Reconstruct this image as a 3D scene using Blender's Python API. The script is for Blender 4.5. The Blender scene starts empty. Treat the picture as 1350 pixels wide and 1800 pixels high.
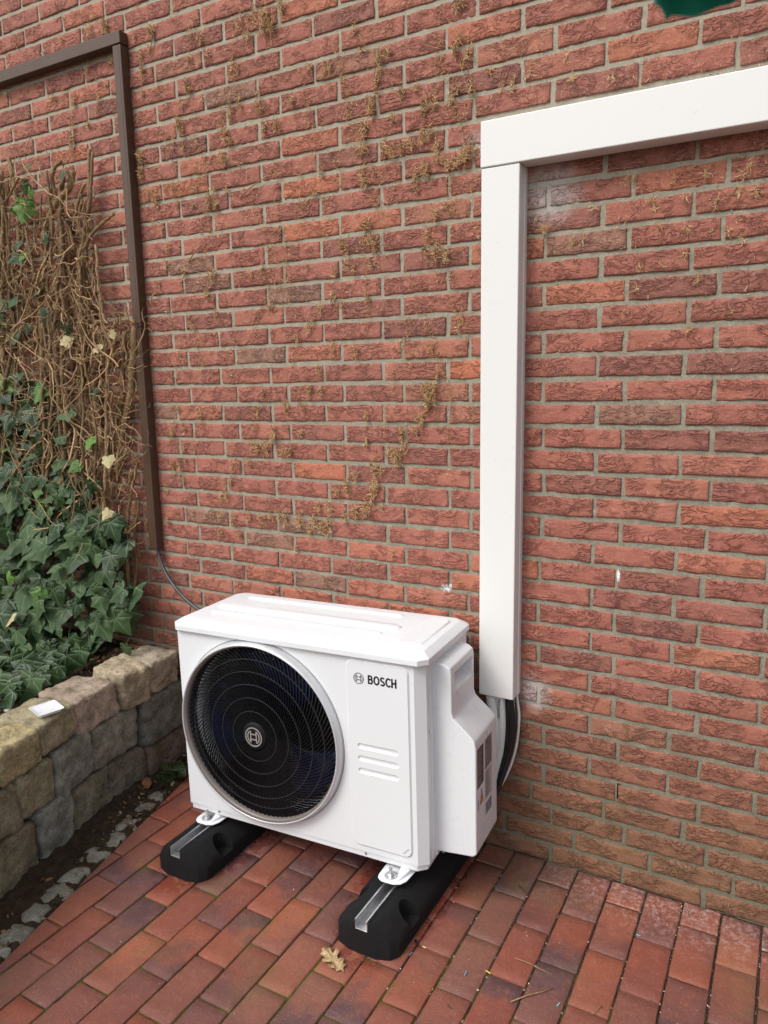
import bpy, bmesh, math, random
from mathutils import Vector, Matrix, noise
R = random.Random(7)
C = bpy.context.scene.collection
sc = bpy.context.scene

# ------------------------------------------------------------------ camera
cam_d = bpy.data.cameras.new('camera'); cam = bpy.data.objects.new('camera', cam_d); C.objects.link(cam)
sc.camera = cam
CP = Vector((1.9353, -2.0484, 1.4736))
YAW, TILT, ROLL, FPX = 0.508493, 1.396284, -0.0183407, 1298.86
CR = Matrix.Rotation(YAW, 3, 'Z') @ Matrix.Rotation(TILT, 3, 'X') @ Matrix.Rotation(ROLL, 3, 'Z')
cam.matrix_world = Matrix.Translation(CP) @ CR.to_4x4()
cam_d.sensor_fit = 'VERTICAL'; cam_d.sensor_height = 24.0; cam_d.sensor_width = 18.0
cam_d.lens = 24.0 * FPX / 1800
cam_d.clip_start = 0.02; cam_d.clip_end = 500
cam_d.dof.use_dof = True; cam_d.dof.focus_distance = 2.2; cam_d.dof.aperture_fstop = cam_d.lens / 3.6

# ------------------------------------------------------------------ world, sun, exposure
w = bpy.data.worlds.new("World"); sc.world = w; w.use_nodes = True
nt = w.node_tree; nt.nodes.clear()
out = nt.nodes.new('ShaderNodeOutputWorld'); bg = nt.nodes.new('ShaderNodeBackground')
sky = nt.nodes.new('ShaderNodeTexSky'); sky.sky_type = 'NISHITA'; sky.sun_disc = False
SUN_EL, SUN_AZ = math.radians(50), math.radians(243)      # azimuth measured from +X counter-clockwise
sky.sun_elevation = SUN_EL; sky.sun_rotation = math.radians(90) - SUN_AZ
sky.air_density = 1.0; sky.dust_density = 4.0; sky.ozone_density = 1.0
hs = nt.nodes.new('ShaderNodeHueSaturation'); hs.inputs['Saturation'].default_value = 0.42   # thick cloud: nearly white sky
nt.links.new(sky.outputs[0], hs.inputs['Color']); nt.links.new(hs.outputs[0], bg.inputs[0])
bg.inputs[1].default_value = 0.15; nt.links.new(bg.outputs[0], out.inputs[0])
sd = bpy.data.lights.new('sun', 'SUN'); sd.energy = 0.95; sd.angle = math.radians(24); sd.color = (1.0, 0.99, 0.97)
sun = bpy.data.objects.new('sun', sd); C.objects.link(sun)
sv = Vector((math.cos(SUN_EL) * math.cos(SUN_AZ), math.cos(SUN_EL) * math.sin(SUN_AZ), math.sin(SUN_EL)))
sun.rotation_euler = sv.to_track_quat('Z', 'Y').to_euler(); sun.location = sv * 8
sc.view_settings.view_transform = 'Standard'; sc.view_settings.look = 'None'
sc.view_settings.exposure = 0.46; sc.view_settings.gamma = 1; sc.view_settings.use_curve_mapping = False

# ------------------------------------------------------------------ helpers
def ray(px, py): return CR @ Vector(((px - 675) / FPX, -(py - 900) / FPX, -1))
def at_y(px, py, y): d = ray(px, py); return CP + d * ((y - CP.y) / d.y)
def at_z(px, py, z): d = ray(px, py); return CP + d * ((z - CP.z) / d.z)
def project(p):
    c = CR.transposed() @ (Vector(p) - CP)
    return (675 + FPX * c.x / -c.z, 900 - FPX * c.y / -c.z) if c.z < -0.01 else (-9999, -9999)

def tag(o, label=None, cat=None, group=None, kind=None):
    if label: o['label'] = label
    if cat: o['category'] = cat
    if group: o['group'] = group
    if kind: o['kind'] = kind
    return o
def link(name, me, mat=None, parent=None, loc=None, rot=None):
    o = bpy.data.objects.new(name, me); C.objects.link(o)
    if mat is not None and me is not None and len(me.materials) == 0: me.materials.append(mat)
    if parent: o.parent = parent
    if loc is not None: o.location = loc
    if rot is not None: o.rotation_euler = rot
    return o
def empty(name, loc=(0, 0, 0), rot=(0, 0, 0)):
    o = bpy.data.objects.new(name, None); C.objects.link(o); o.location = loc; o.rotation_euler = rot
    o.empty_display_size = 0.1
    return o

def GX(i, n, e):
    # grid positions with a narrow first and last cell, so that edges round off sharply
    return 0 if i == 0 else 1 if i == n else e + (1 - 2 * e) * (i - 1) / (n - 2)

class MB:
    def __init__(s): s.v = []; s.f = []; s.col = []; s.smooth = True
    def add(s, vs, fs, col=None):
        n = len(s.v); s.v += [tuple(p) for p in vs]; s.f += [tuple(i + n for i in f) for f in fs]
        if col is not None: s.col += [col] * len(vs)
    def box(s, a, b):
        (x0, y0, z0), (x1, y1, z1) = a, b
        s.add([(x0,y0,z0),(x1,y0,z0),(x1,y1,z0),(x0,y1,z0),(x0,y0,z1),(x1,y0,z1),(x1,y1,z1),(x0,y1,z1)],
              [(0,3,2,1),(4,5,6,7),(0,1,5,4),(1,2,6,5),(2,3,7,6),(3,0,4,7)])
    def prism(s, poly, a, b, axis='z'):
        n = len(poly)
        def P(p, h): return (p[0], p[1], h) if axis == 'z' else ((p[0], h, p[1]) if axis == 'y' else (h, p[0], p[1]))
        s.add([P(p, a) for p in poly] + [P(p, b) for p in poly],
              [tuple(range(n))[::-1], tuple(range(n, 2 * n))] + [(i, (i + 1) % n, n + (i + 1) % n, n + i) for i in range(n)])
    def tube(s, pts, rad, sides=6, col=None, caps=True):
        pts = [Vector(p) for p in pts]; n = len(pts)
        if not isinstance(rad, (list, tuple)): rad = [rad] * n
        ref = Vector((0.3, 0.2, 0.9)); vs = []; fs = []
        for i, p in enumerate(pts):
            t = (pts[min(i + 1, n - 1)] - pts[max(i - 1, 0)])
            t = t.normalized() if t.length > 1e-9 else Vector((0, 0, 1))
            a = t.cross(ref)
            if a.length < 1e-3: a = t.cross(Vector((1, 0, 0)))
            a.normalize(); b = t.cross(a)
            for k in range(sides):
                an = 2 * math.pi * k / sides; vs.append(p + (a * math.cos(an) + b * math.sin(an)) * rad[i])
        for i in range(n - 1):
            for k in range(sides):
                k2 = (k + 1) % sides; fs.append((i * sides + k, i * sides + k2, (i + 1) * sides + k2, (i + 1) * sides + k))
        if caps: fs += [tuple(range(sides))[::-1], tuple(range((n - 1) * sides, n * sides))]
        s.add(vs, fs, col)
    def cyl(s, c, r, h, sides=20, axis='z', r2=None):
        c = Vector(c); r2 = r if r2 is None else r2
        ax = {'x': Vector((1,0,0)), 'y': Vector((0,1,0)), 'z': Vector((0,0,1))}[axis]
        u = {'x': Vector((0,1,0)), 'y': Vector((1,0,0)), 'z': Vector((1,0,0))}[axis]; v = ax.cross(u)
        vs = [c + (u*math.cos(2*math.pi*k/sides) + v*math.sin(2*math.pi*k/sides))*r for k in range(sides)]
        vs += [c + ax*h + (u*math.cos(2*math.pi*k/sides) + v*math.sin(2*math.pi*k/sides))*r2 for k in range(sides)]
        s.add(vs, [tuple(range(sides))[::-1], tuple(range(sides, 2*sides))] + [(k, (k+1)%sides, sides+(k+1)%sides, sides+k) for k in range(sides)])
    def lathe(s, prof, c, sides=64, axis='y', closed=True):
        # prof: list of (radius, depth along axis); axis y
        n = len(prof); vs = []; fs = []
        for k in range(sides):
            an = 2*math.pi*k/sides
            for r, h in prof: vs.append((c[0] + r*math.cos(an), c[1] + h, c[2] + r*math.sin(an)))
        m = n if closed else n - 1
        for k in range(sides):
            k2 = (k+1) % sides
            for i in range(m):
                j = (i+1) % n; fs.append((k*n+i, k*n+j, k2*n+j, k2*n+i))
        s.add(vs, fs)
    def mesh(s, name, smooth=False, fix=True):
        me = bpy.data.meshes.new(name); me.from_pydata(s.v, [], s.f); me.update()
        if s.col and len(s.col) == len(s.v):
            ca = me.color_attributes.new('Col', 'FLOAT_COLOR', 'POINT')
            flat = []
            for c in s.col: flat += [c[0], c[1], c[2], 1.0]
            ca.data.foreach_set('color', flat)
        if fix:
            bm = bmesh.new(); bm.from_mesh(me); bmesh.ops.recalc_face_normals(bm, faces=bm.faces); bm.to_mesh(me); bm.free()
        if smooth: me.shade_smooth()
        return me
    def obj(s, name, mat, parent=None, smooth=False, bevel=0, seg=2, fix=True, loc=None, rot=None, ang=35):
        me = s.mesh(name, smooth or bevel > 0, fix)
        o = link(name, me, mat, parent, loc, rot)
        if bevel:
            m = o.modifiers.new('bevel', 'BEVEL'); m.width = bevel; m.segments = seg; m.limit_method = 'ANGLE'; m.angle_limit = math.radians(ang)
            m.harden_normals = True
        return o

# ------------------------------------------------------------------ node materials
class N:
    def __init__(s, name):
        s.m = bpy.data.materials.new(name); s.m.use_nodes = True; s.t = s.m.node_tree; s.t.nodes.clear()
        s.o = s.t.nodes.new('ShaderNodeOutputMaterial'); s.b = s.t.nodes.new('ShaderNodeBsdfPrincipled')
        s.t.links.new(s.b.outputs[0], s.o.inputs[0])
    def put(s, sock, v):
        if isinstance(v, bpy.types.NodeSocket): s.t.links.new(v, sock)
        elif v is not None:
            if isinstance(v, (tuple, list)) and len(v) == 3 and sock.type == 'RGBA': v = (*v, 1)
            sock.default_value = v
    def math(s, op, a, b=None, c=None, clamp=False):
        n = s.t.nodes.new('ShaderNodeMath'); n.operation = op; n.use_clamp = clamp
        s.put(n.inputs[0], a)
        if b is not None: s.put(n.inputs[1], b)
        if c is not None: s.put(n.inputs[2], c)
        return n.outputs[0]
    def vmath(s, op, a, b=None, sc=None):
        n = s.t.nodes.new('ShaderNodeVectorMath'); n.operation = op; s.put(n.inputs[0], a)
        if b is not None: s.put(n.inputs[1], b)
        if sc is not None: s.put(n.inputs['Scale'], sc)
        return n.outputs['Value'] if op in ('LENGTH', 'DOT_PRODUCT', 'DISTANCE') else n.outputs[0]
    def pos(s): return s.t.nodes.new('ShaderNodeNewGeometry').outputs['Position']
    def objc(s): return s.t.nodes.new('ShaderNodeTexCoord').outputs['Object']
    def uv(s): return s.t.nodes.new('ShaderNodeTexCoord').outputs['UV']
    def rnd(s): return s.t.nodes.new('ShaderNodeObjectInfo').outputs['Random']
    def ocol(s): return s.t.nodes.new('ShaderNodeObjectInfo').outputs['Color']
    def attr(s, a):
        n = s.t.nodes.new('ShaderNodeAttribute'); n.attribute_name = a; return n.outputs['Color']
    def sep(s, v):
        n = s.t.nodes.new('ShaderNodeSeparateXYZ'); s.put(n.inputs[0], v); return n.outputs
    def comb(s, x, y, z):
        n = s.t.nodes.new('ShaderNodeCombineXYZ'); s.put(n.inputs[0], x); s.put(n.inputs[1], y); s.put(n.inputs[2], z); return n.outputs[0]
    def noise(s, vec, scale, detail=4, rough=.55, dist=0, col=False):
        n = s.t.nodes.new('ShaderNodeTexNoise'); s.put(n.inputs['Vector'], vec); s.put(n.inputs['Scale'], scale)
        n.inputs['Detail'].default_value = detail; n.inputs['Roughness'].default_value = rough; n.inputs['Distortion'].default_value = dist
        return n.outputs['Color'] if col else n.outputs['Fac']
    def voro(s, vec, scale, feat='F1'):
        n = s.t.nodes.new('ShaderNodeTexVoronoi'); n.feature = feat; s.put(n.inputs['Vector'], vec); s.put(n.inputs['Scale'], scale)
        return n.outputs['Distance']
    def ramp(s, fac, stops, interp='LINEAR'):
        n = s.t.nodes.new('ShaderNodeValToRGB'); s.put(n.inputs[0], fac); e = n.color_ramp.elements; n.color_ramp.interpolation = interp
        for i, (p, c) in enumerate(stops):
            if i >= 2: e.new(p)
        for i, (p, c) in enumerate(stops):
            e[i].position = p; e[i].color = (*c, 1) if isinstance(c, (tuple, list)) else (c, c, c, 1)
        return n.outputs[0]
    def mr(s, v, a, b, c=0, d=1, smooth=True):
        n = s.t.nodes.new('ShaderNodeMapRange'); n.interpolation_type = 'SMOOTHSTEP' if smooth else 'LINEAR'
        s.put(n.inputs['Value'], v); s.put(n.inputs['From Min'], a); s.put(n.inputs['From Max'], b); s.put(n.inputs['To Min'], c); s.put(n.inputs['To Max'], d)
        return n.outputs[0]
    def mix(s, f, a, b, mode='MIX'):
        n = s.t.nodes.new('ShaderNodeMix'); n.data_type = 'RGBA'; n.blend_type = mode
        s.put(n.inputs[0], f); s.put(n.inputs[6], a); s.put(n.inputs[7], b); return n.outputs[2]
    def bump(s, h, strength=.5, dist=.002, nrm=None):
        n = s.t.nodes.new('ShaderNodeBump'); n.inputs['Strength'].default_value = strength; n.inputs['Distance'].default_value = dist
        s.put(n.inputs['Height'], h)
        if nrm is not None: s.put(n.inputs['Normal'], nrm)
        return n.outputs[0]
    def done(s, col, rough=.6, nrm=None, spec=None, metal=None, coat=None):
        s.put(s.b.inputs['Base Color'], col); s.put(s.b.inputs['Roughness'], rough)
        if nrm is not None: s.put(s.b.inputs['Normal'], nrm)
        if spec is not None: s.put(s.b.inputs['Specular IOR Level'], spec)
        if metal is not None: s.put(s.b.inputs['Metallic'], metal)
        if coat is not None: s.put(s.b.inputs['Coat Weight'], coat)
        return s.m

def m_plain(name, col, rough=.5, metal=None, nscale=60, var=.12, bump=.1, spec=None, bscale=300, bdist=.0006):
    n = N(name); p = n.pos()
    f = n.noise(p, nscale, 5, .6)
    c = n.mix(n.mr(f, .3, .7), tuple(x * (1 - var) for x in col), tuple(min(1, x * (1 + var)) for x in col))
    r = n.mr(n.noise(p, nscale * .4, 3), .3, .7, rough * .88, rough * 1.12)
    return n.done(c, r, n.bump(n.noise(p, bscale, 3), bump, bdist), spec=spec, metal=metal)

def blob(n, P, c, r, soft=.5, ns=40, amp=.4):
    # soft irregular patch round a point of the wall
    d = n.vmath('DISTANCE', P, c)
    d = n.math('ADD', d, n.math('MULTIPLY', n.math('SUBTRACT', n.noise(P, ns, 4), .5), r * amp * 2))
    return n.mr(d, r * soft * .4, r, 1, 0)

def mat_brick():
    n = N('handformed_brick'); P = n.pos(); rnd = n.rnd(); xyz = n.sep(P)
    base = n.ramp(rnd, [(0, (.265, .105, .080)), (.14, (.335, .120, .088)), (.4, (.392, .136, .095)), (.62, (.355, .124, .088)), (.8, (.420, .156, .104)), (.93, (.470, .155, .085)), (.97, (.31, .155, .108)), (1, (.28, .155, .108))])
    off = n.vmath('ADD', P, n.comb(n.math('MULTIPLY', rnd, 9.1), 0, n.math('MULTIPLY', rnd, 5.3)))
    big = n.noise(off, 14, 4, .6)
    c = n.mix(n.mr(big, .3, .75, 0, .7), base, n.mix(1, base, (.80, .74, .78), 'MULTIPLY'))
    pale = n.mr(n.noise(off, 60, 6, .7), .52, .80, 0, .42)
    c = n.mix(pale, c, (.50, .275, .20))
    # folded clay: ridged, sideways stretched noise
    st = n.vmath('MULTIPLY', off, (1, 1, 2.4))
    w = n.noise(st, 17, 3, .5, 2.0)
    crease = n.math('ABSOLUTE', n.math('SUBTRACT', w, .5))
    cr = n.mr(crease, .0, .009, 1, 0)
    crm = n.math('MULTIPLY', cr, n.mr(n.noise(off, 12, 2), .46, .56))
    c = n.mix(n.math('MULTIPLY', crm, .50), c, (.12, .045, .034))  # crease shade painted into the colour, on top of the bump
    # sand grains and pits
    g = n.voro(P, 420); gm = n.math('MULTIPLY', n.mr(g, .14, .26, 1, 0), n.mr(n.noise(P, 70, 2), .44, .58))
    c = n.mix(n.math('MULTIPLY', gm, .75), c, (.58, .42, .32))
    g2 = n.voro(n.vmath('ADD', P, (3.3, 1, 2)), 300); gm2 = n.math('MULTIPLY', n.mr(g2, .10, .2, 1, 0), n.mr(n.noise(P, 55, 2), .5, .65))
    c = n.mix(n.math('MULTIPLY', gm2, .6), c, (.06, .03, .022))
    # dusty ivy residue higher up and to the left
    hi = n.mr(n.math('ADD', xyz[2], n.math('MULTIPLY', xyz[0], -.45)), .2, 2.0)
    dust = n.math('MULTIPLY', n.mr(n.noise(P, 95, 7, .75), .52, .72), n.math('MULTIPLY', hi, .75))
    c = n.mix(dust, c, (.54, .38, .28))
    # algae near the ground
    low = n.mr(n.math('ADD', xyz[2], n.math('MULTIPLY', n.math('SUBTRACT', n.noise(P, 5, 4), .5), .5)), .05, .80, 1, 0)
    lowc = n.mix(n.mr(n.noise(P, 18, 5, .7), .3, .7), (.115, .085, .035), (.20, .11, .052))
    c = n.mix(n.math('MULTIPLY', low, .70), c, lowc)
    # white paint haze and splashes
    haze = n.math('ADD', n.math('MULTIPLY', blob(n, P, (1.315, 0, 1.965), .115, .6, 22, .3), .62), n.math('MULTIPLY', blob(n, P, (1.300, 0, .540), .075, .4, 25, .3), .60))
    haze = n.math('ADD', haze, n.math('MULTIPLY', blob(n, P, (1.098, 0, 2.12), .05, .4, 25, .3), .3))
    c = n.mix(haze, c, (.58, .55, .54))
    spl = n.math('ADD', blob(n, n.vmath('MULTIPLY', P, (.8, 1, 1.6)), (1.012 * .8, 0, .836 * 1.6), .018, .8, 160, .9), blob(n, n.vmath('MULTIPLY', P, (2.4, 1, .8)), (1.533 * 2.4, 0, .932 * .8), .018, .8, 190, .5), clamp=True)
    c = n.mix(spl, c, (.86, .85, .82))
    h = n.math('ADD', n.math('MULTIPLY', n.mr(crease, 0, .07), n.math('MULTIPLY', n.mr(n.noise(off, 12, 2), .42, .56), 1.7)), n.math('MULTIPLY', n.noise(off, 130, 6, .7), .55))
    h = n.math('ADD', h, n.math('MULTIPLY', w, .8))
    nn = n.bump(h, .85, .0042)
    c = n.mix(n.mr(n.noise(P, 330, 5, .85), .50, .68, 0, .5), c, (.60, .36, .28)); c = n.mix(n.mr(n.noise(P, 300, 5, .85), .47, .34, 0, .5), c, (.12, .05, .04))
    nn = n.bump(n.noise(P, 520, 4, .8), .8, .0016, nn)
    return n.done(c, n.mr(pale, 0, .4, .78, .92), nn, spec=.25)

def mat_mortar():
    n = N('mortar'); P = n.pos(); xyz = n.sep(P)
    f = n.noise(P, 30, 6, .7)
    c = n.mix(n.mr(f, .3, .7), (.205, .188, .138), (.335, .308, .236))
    sp = n.noise(P, 380, 3, .8); c = n.mix(n.mr(sp, .52, .70, 0, .7), c, (.44, .41, .33))
    c = n.mix(n.mr(sp, .48, .30, 0, .7), c, (.085, .075, .055))
    hi = n.mr(n.math('ADD', xyz[2], n.math('MULTIPLY', xyz[0], -.45)), .3, 2.0)
    c = n.mix(n.math('MULTIPLY', hi, .5), c, (.50, .45, .35))
    low = n.mr(n.math('ADD', xyz[2], n.math('MULTIPLY', n.math('SUBTRACT', n.noise(P, 5, 4), .5), .5)), .05, .80, 1, 0)
    c = n.mix(n.math('MULTIPLY', low, .6), c, (.105, .10, .058))
    haze = n.math('ADD', n.math('MULTIPLY', blob(n, P, (1.315, 0, 1.965), .10, .6, 22, .3), .5), n.math('MULTIPLY', blob(n, P, (1.300, 0, .540), .07, .4, 25, .3), .6))
    c = n.mix(haze, c, (.6, .58, .56))
    spl = n.math('ADD', blob(n, n.vmath('MULTIPLY', P, (2.2, 1, .8)), (1.535 * 2.2, .004, .932 * .8), .020, .9, 120, .4), blob(n, P, (1.012, 0, .836), .022, .8, 160, .9), clamp=True)
    c = n.mix(spl, c, (.86, .85, .82))
    nn = n.bump(n.noise(P, 55, 5, .7), .8, .004); nn = n.bump(n.noise(P, 420, 3, .8), .8, .0016, nn)
    return n.done(c, .92, nn, spec=.2)

def mat_paver():
    n = N('clay_paver'); P = n.pos(); rnd = n.rnd(); oc = n.objc(); xyz = n.sep(P)
    base = n.ramp(rnd, [(0, (.30, .092, .050)), (.2, (.23, .066, .044)), (.4, (.34, .112, .060)), (.58, (.19, .070, .055)), (.74, (.29, .085, .050)), (.88, (.175, .072, .060)), (1, (.27, .105, .062))])
    dk = n.mix(n.mr(n.noise(P, 6, 2), .35, .65), (.098, .052, .056), (.140, .064, .058))
    oy = n.sep(oc)[1]; sgn = n.math('SUBTRACT', n.math('MULTIPLY', n.math('GREATER_THAN', n.math('FRACT', n.math('MULTIPLY', rnd, 7.7)), .5), 2), 1)
    g = n.math('ADD', n.math('MULTIPLY', n.math('MULTIPLY', oy, sgn), 9), n.math('MULTIPLY', n.math('SUBTRACT', n.noise(P, 16, 3), .5), 2.6))
    amt = n.mr(n.math('FRACT', n.math('MULTIPLY', rnd, 13.3)), .2, .8, .15, .95)
    c = n.mix(n.math('MULTIPLY', n.mr(g, -.35, .75), amt), base, dk)
    c = n.mix(n.mr(n.noise(P, 22, 5, .7), .52, .78, 0, .35), c, (.47, .17, .085))
    c = n.mix(n.mr(n.noise(P, 170, 4, .8), .54, .70, 0, .55), c, (.44, .26, .20))
    c = n.mix(n.mr(n.noise(P, 210, 4, .75), .45, .28, 0, .55), c, (.10, .04, .032))
    g1 = n.voro(P, 330); m1 = n.math('MULTIPLY', n.mr(g1, .10, .19, 1, 0), n.mr(n.noise(P, 38, 3), .52, .60))
    c = n.mix(n.math('MULTIPLY', m1, .85), c, (.66, .54, .48))
    # lime bloom close to the wall at the right, dirt in the corner behind the unit
    lime = n.math('MULTIPLY', n.mr(xyz[1], -.27, -.04), n.mr(xyz[0], 1.05, 1.5))
    lm = n.math('MULTIPLY', lime, n.mr(n.noise(P, 55, 6, .8), .44, .70, 0, .9))
    c = n.mix(lm, c, (.52, .36, .32))
    lm2 = n.math('MULTIPLY', n.math('MULTIPLY', n.mr(n.noise(P, 9, 3), .50, .66), lime), n.mr(n.voro(P, 190), .2, .42, 1, 0))
    c = n.mix(n.math('MULTIPLY', lm2, .8), c, (.70, .58, .52))
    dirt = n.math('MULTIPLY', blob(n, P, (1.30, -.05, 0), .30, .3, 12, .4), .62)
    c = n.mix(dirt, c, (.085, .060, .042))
    c = n.mix(n.math('MULTIPLY', n.mr(n.noise(P, 4.5, 4), .52, .68), .30), c, (.17, .12, .05))
    # wet rims round the rubber feet
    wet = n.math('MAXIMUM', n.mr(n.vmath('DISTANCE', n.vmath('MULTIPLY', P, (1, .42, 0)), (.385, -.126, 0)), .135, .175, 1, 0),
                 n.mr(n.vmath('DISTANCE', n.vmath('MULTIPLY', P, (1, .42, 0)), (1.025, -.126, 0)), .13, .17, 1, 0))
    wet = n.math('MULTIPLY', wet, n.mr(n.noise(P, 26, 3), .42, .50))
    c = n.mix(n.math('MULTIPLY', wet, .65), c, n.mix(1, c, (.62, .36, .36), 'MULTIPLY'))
    h = n.math('ADD', n.math('MULTIPLY', n.noise(P, 42, 4, .6), 1), n.math('MULTIPLY', n.noise(P, 330, 5, .75), .7))
    nn = n.bump(h, .9, .0030)
    r = n.mr(n.noise(P, 10, 4, .65), .35, .65, .36, .66)
    r = n.mix(wet, r, (.16, .16, .16))
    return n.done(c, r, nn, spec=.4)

def mat_stone():
    n = N('granite_stone'); P = n.pos(); b = n.ocol(); nz = n.sep(n.t.nodes.new('ShaderNodeNewGeometry').outputs['Normal'])[2]
    c = n.mix(n.mr(n.noise(P, 16, 6, .75), .35, .65), n.mix(1, b, (1.05, 1.0, .9), 'MULTIPLY'), n.mix(1, b, (2.35, 2.3, 2.2), 'MULTIPLY'))
    c = n.mix(n.mr(n.noise(P, 150, 5, .85), .50, .66, 0, .9), c, n.mix(.6, b, (.66, .64, .55)))
    c = n.mix(n.mr(n.noise(P, 120, 5, .85), .47, .33, 0, .9), c, (.045, .042, .035))
    moss = n.mr(n.noise(P, 11, 5, .75), .50, .68, 0, .50); c = n.mix(moss, c, (.14, .135, .045))
    h = n.math('ADD', n.noise(P, 38, 8, .78), n.math('MULTIPLY', n.noise(P, 260, 4, .8), .3))
    nn = n.bump(h, 1, .016); nn = n.bump(n.noise(P, 500, 3, .8), .6, .0015, nn)
    return n.done(c, .85, nn, spec=.3)

def mat_soil(name='soil', a=(.028, .018, .011), b=(.075, .050, .030)):
    n = N(name); P = n.pos()
    c = n.mix(n.mr(n.noise(P, 45, 7, .8), .35, .65), a, b)
    c = n.mix(n.mr(n.noise(P, 260, 3, .8), .58, .72, 0, .6), c, (.16, .11, .065))
    c = n.mix(n.mr(n.noise(P, 7, 4), .54, .68, 0, .55), c, (.045, .055, .014))
    nn = n.bump(n.noise(P, 90, 7, .8), 1, .01)
    return n.done(c, .9, nn, spec=.25)

def mat_leaf(name, dark, light, vein):
    n = N(name); uv = n.sep(n.uv()); rnd = n.rnd(); P = n.pos()
    ax = n.math('ABSOLUTE', uv[0]); y = uv[1]; d = None
    for an in (90, 34, -12):
        cx, sy = math.cos(math.radians(an)), math.sin(math.radians(an))
        cr = n.math('ABSOLUTE', n.math('SUBTRACT', n.math('MULTIPLY', ax, sy), n.math('MULTIPLY', y, cx)))
        dot = n.math('ADD', n.math('MULTIPLY', ax, cx), n.math('MULTIPLY', y, sy))
        cr = n.math('ADD', cr, n.mr(dot, .0, -.02, 0, 1))
        cr = n.math('ADD', cr, n.math('MULTIPLY', dot, .014))
        d = cr if d is None else n.math('MINIMUM', d, cr)
    vm = n.mr(d, .008, .030, 1, 0)
    c = n.mix(n.math('POWER', rnd, 1.5), dark, light)
    uvv = n.vmath('ADD', n.uv(), n.comb(rnd, n.math('MULTIPLY', rnd, 7), 0))
    c = n.mix(n.mr(n.noise(uvv, 5, 4, .6), .35, .7, 0, .5), c, n.mix(.6, c, light))
    c = n.mix(n.mr(n.noise(uvv, 16, 4, .7), .60, .72, 0, .5), c, (.10, .095, .035))
    c = n.mix(n.math('MULTIPLY', vm, .62), c, vein)
    nn = n.bump(n.math('ADD', n.mr(d, 0, .12), n.math('MULTIPLY', n.noise(uvv, 14, 3), .5)), .45, .004)
    m = n.done(c, n.mr(rnd, 0, 1, .42, .62), nn, spec=.32)
    n.b.inputs['Subsurface Weight'].default_value = 0
    tr = n.t.nodes.new('ShaderNodeBsdfTranslucent'); n.put(tr.inputs[0], n.mix(1, c, (1.6, 1.9, .8), 'MULTIPLY'))
    ms = n.t.nodes.new('ShaderNodeMixShader'); ms.inputs[0].default_value = .16
    n.t.links.new(n.b.outputs[0], ms.inputs[1]); n.t.links.new(tr.outputs[0], ms.inputs[2]); n.t.links.new(ms.outputs[0], n.o.inputs[0])
    return m

def mat_attr(name, rough=.85, nscale=120):
    n = N(name); P = n.pos(); c = n.attr('Col')
    c = n.mix(n.mr(n.noise(P, nscale, 4, .7), .3, .7), n.mix(1, c, (.55, .52, .48), 'MULTIPLY'), c)
    return n.done(c, rough, n.bump(n.noise(P, nscale * 1.5, 4, .7), .8, .002), spec=.25)

def mat_white_metal():
    n = N('white_painted_metal'); P = n.pos()
    c = n.mix(n.mr(n.noise(P, 3, 3), .3, .7), (.715, .735, .745), (.73, .75, .76))
    c = n.mix(n.mr(n.noise(P, 150, 6, .8), .74, .84, 0, .30), c, (.50, .47, .43))
    r = n.mr(n.noise(P, 9, 4), .35, .65, .28, .31)
    return n.done(c, r, n.bump(n.noise(P, 420, 2), .08, .0004), spec=.5)
def mat_wet_lid():
    n = N('wet_white_lid'); P = n.pos()
    st = n.vmath('MULTIPLY', P, (1, 1.8, 1)); f = n.noise(st, 24, 5, .65, .6)
    c = n.mix(n.mr(f, .46, .58, 0, .8), (.735, .755, .765), (.715, .73, .745))
    c = n.mix(n.math('MULTIPLY', blob(n, P, (1.00, -.27, .755), .05, .5, 60, .9), n.mr(n.noise(P, 130, 4), .55, .66, 0, .35)), c, (.62, .33, .30))
    c = n.mix(n.mr(n.noise(P, 120, 5, .8), .70, .80, 0, .4), c, (.42, .36, .30))
    r = n.mr(f, .46, .54, .34, .42)
    return n.done(c, r, n.bump(n.mr(f, .44, .54), .2, .0008), spec=.25)
def mat_plastic_duct(name, col, dirt):
    n = N(name); P = n.pos()
    st = n.noise(n.vmath('MULTIPLY', P, (2.5, 8, 30)), 3, 5, .7)
    c = n.mix(n.mr(st, .5, .8, 0, .18), col, dirt)
    xyz = n.sep(P)
    sm = n.math('MULTIPLY', n.mr(n.noise(P, 60, 6, .8), .60, .72), n.mr(n.noise(P, 7, 2), .52, .60))
    c = n.mix(n.math('MULTIPLY', sm, .5), c, (.35, .32, .27))
    return n.done(c, n.mr(n.noise(P, 14, 4), .3, .7, .34, .5), n.bump(n.noise(P, 260, 3), .08, .0005), spec=.45)

M_BRICK = mat_brick(); M_MORTAR = mat_mortar(); M_PAVER = mat_paver(); M_STONE = mat_stone(); M_SOIL = mat_soil()
M_JOINT = mat_soil('joint_sand', (.035, .022, .014), (.085, .058, .036))
M_LEAF = mat_leaf('ivy_leaf', (.016, .038, .013), (.068, .118, .044), (.20, .28, .15))
M_LEAF_Y = mat_leaf('young_ivy_leaf', (.06, .14, .02), (.12, .24, .05), (.25, .36, .12))
M_LEAF_C = mat_leaf('bleached_ivy_leaf', (.42, .36, .17), (.55, .47, .26), (.6, .55, .35))
M_WOOD = mat_attr('ivy_wood'); M_FIBRE = mat_attr('root_fibre', .9, 300); M_DEAD = mat_attr('dead_leaf', .75, 150)
M_WHITE = mat_white_metal(); M_LID = mat_wet_lid()
M_COVER = m_plain('white_abs_cover', (.705, .725, .735), .30, var=.01, bump=.12, bscale=600, bdist=.0003)
M_DUCT = mat_plastic_duct('cream_pvc_duct', (.735, .735, .712), (.70, .66, .60))
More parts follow.
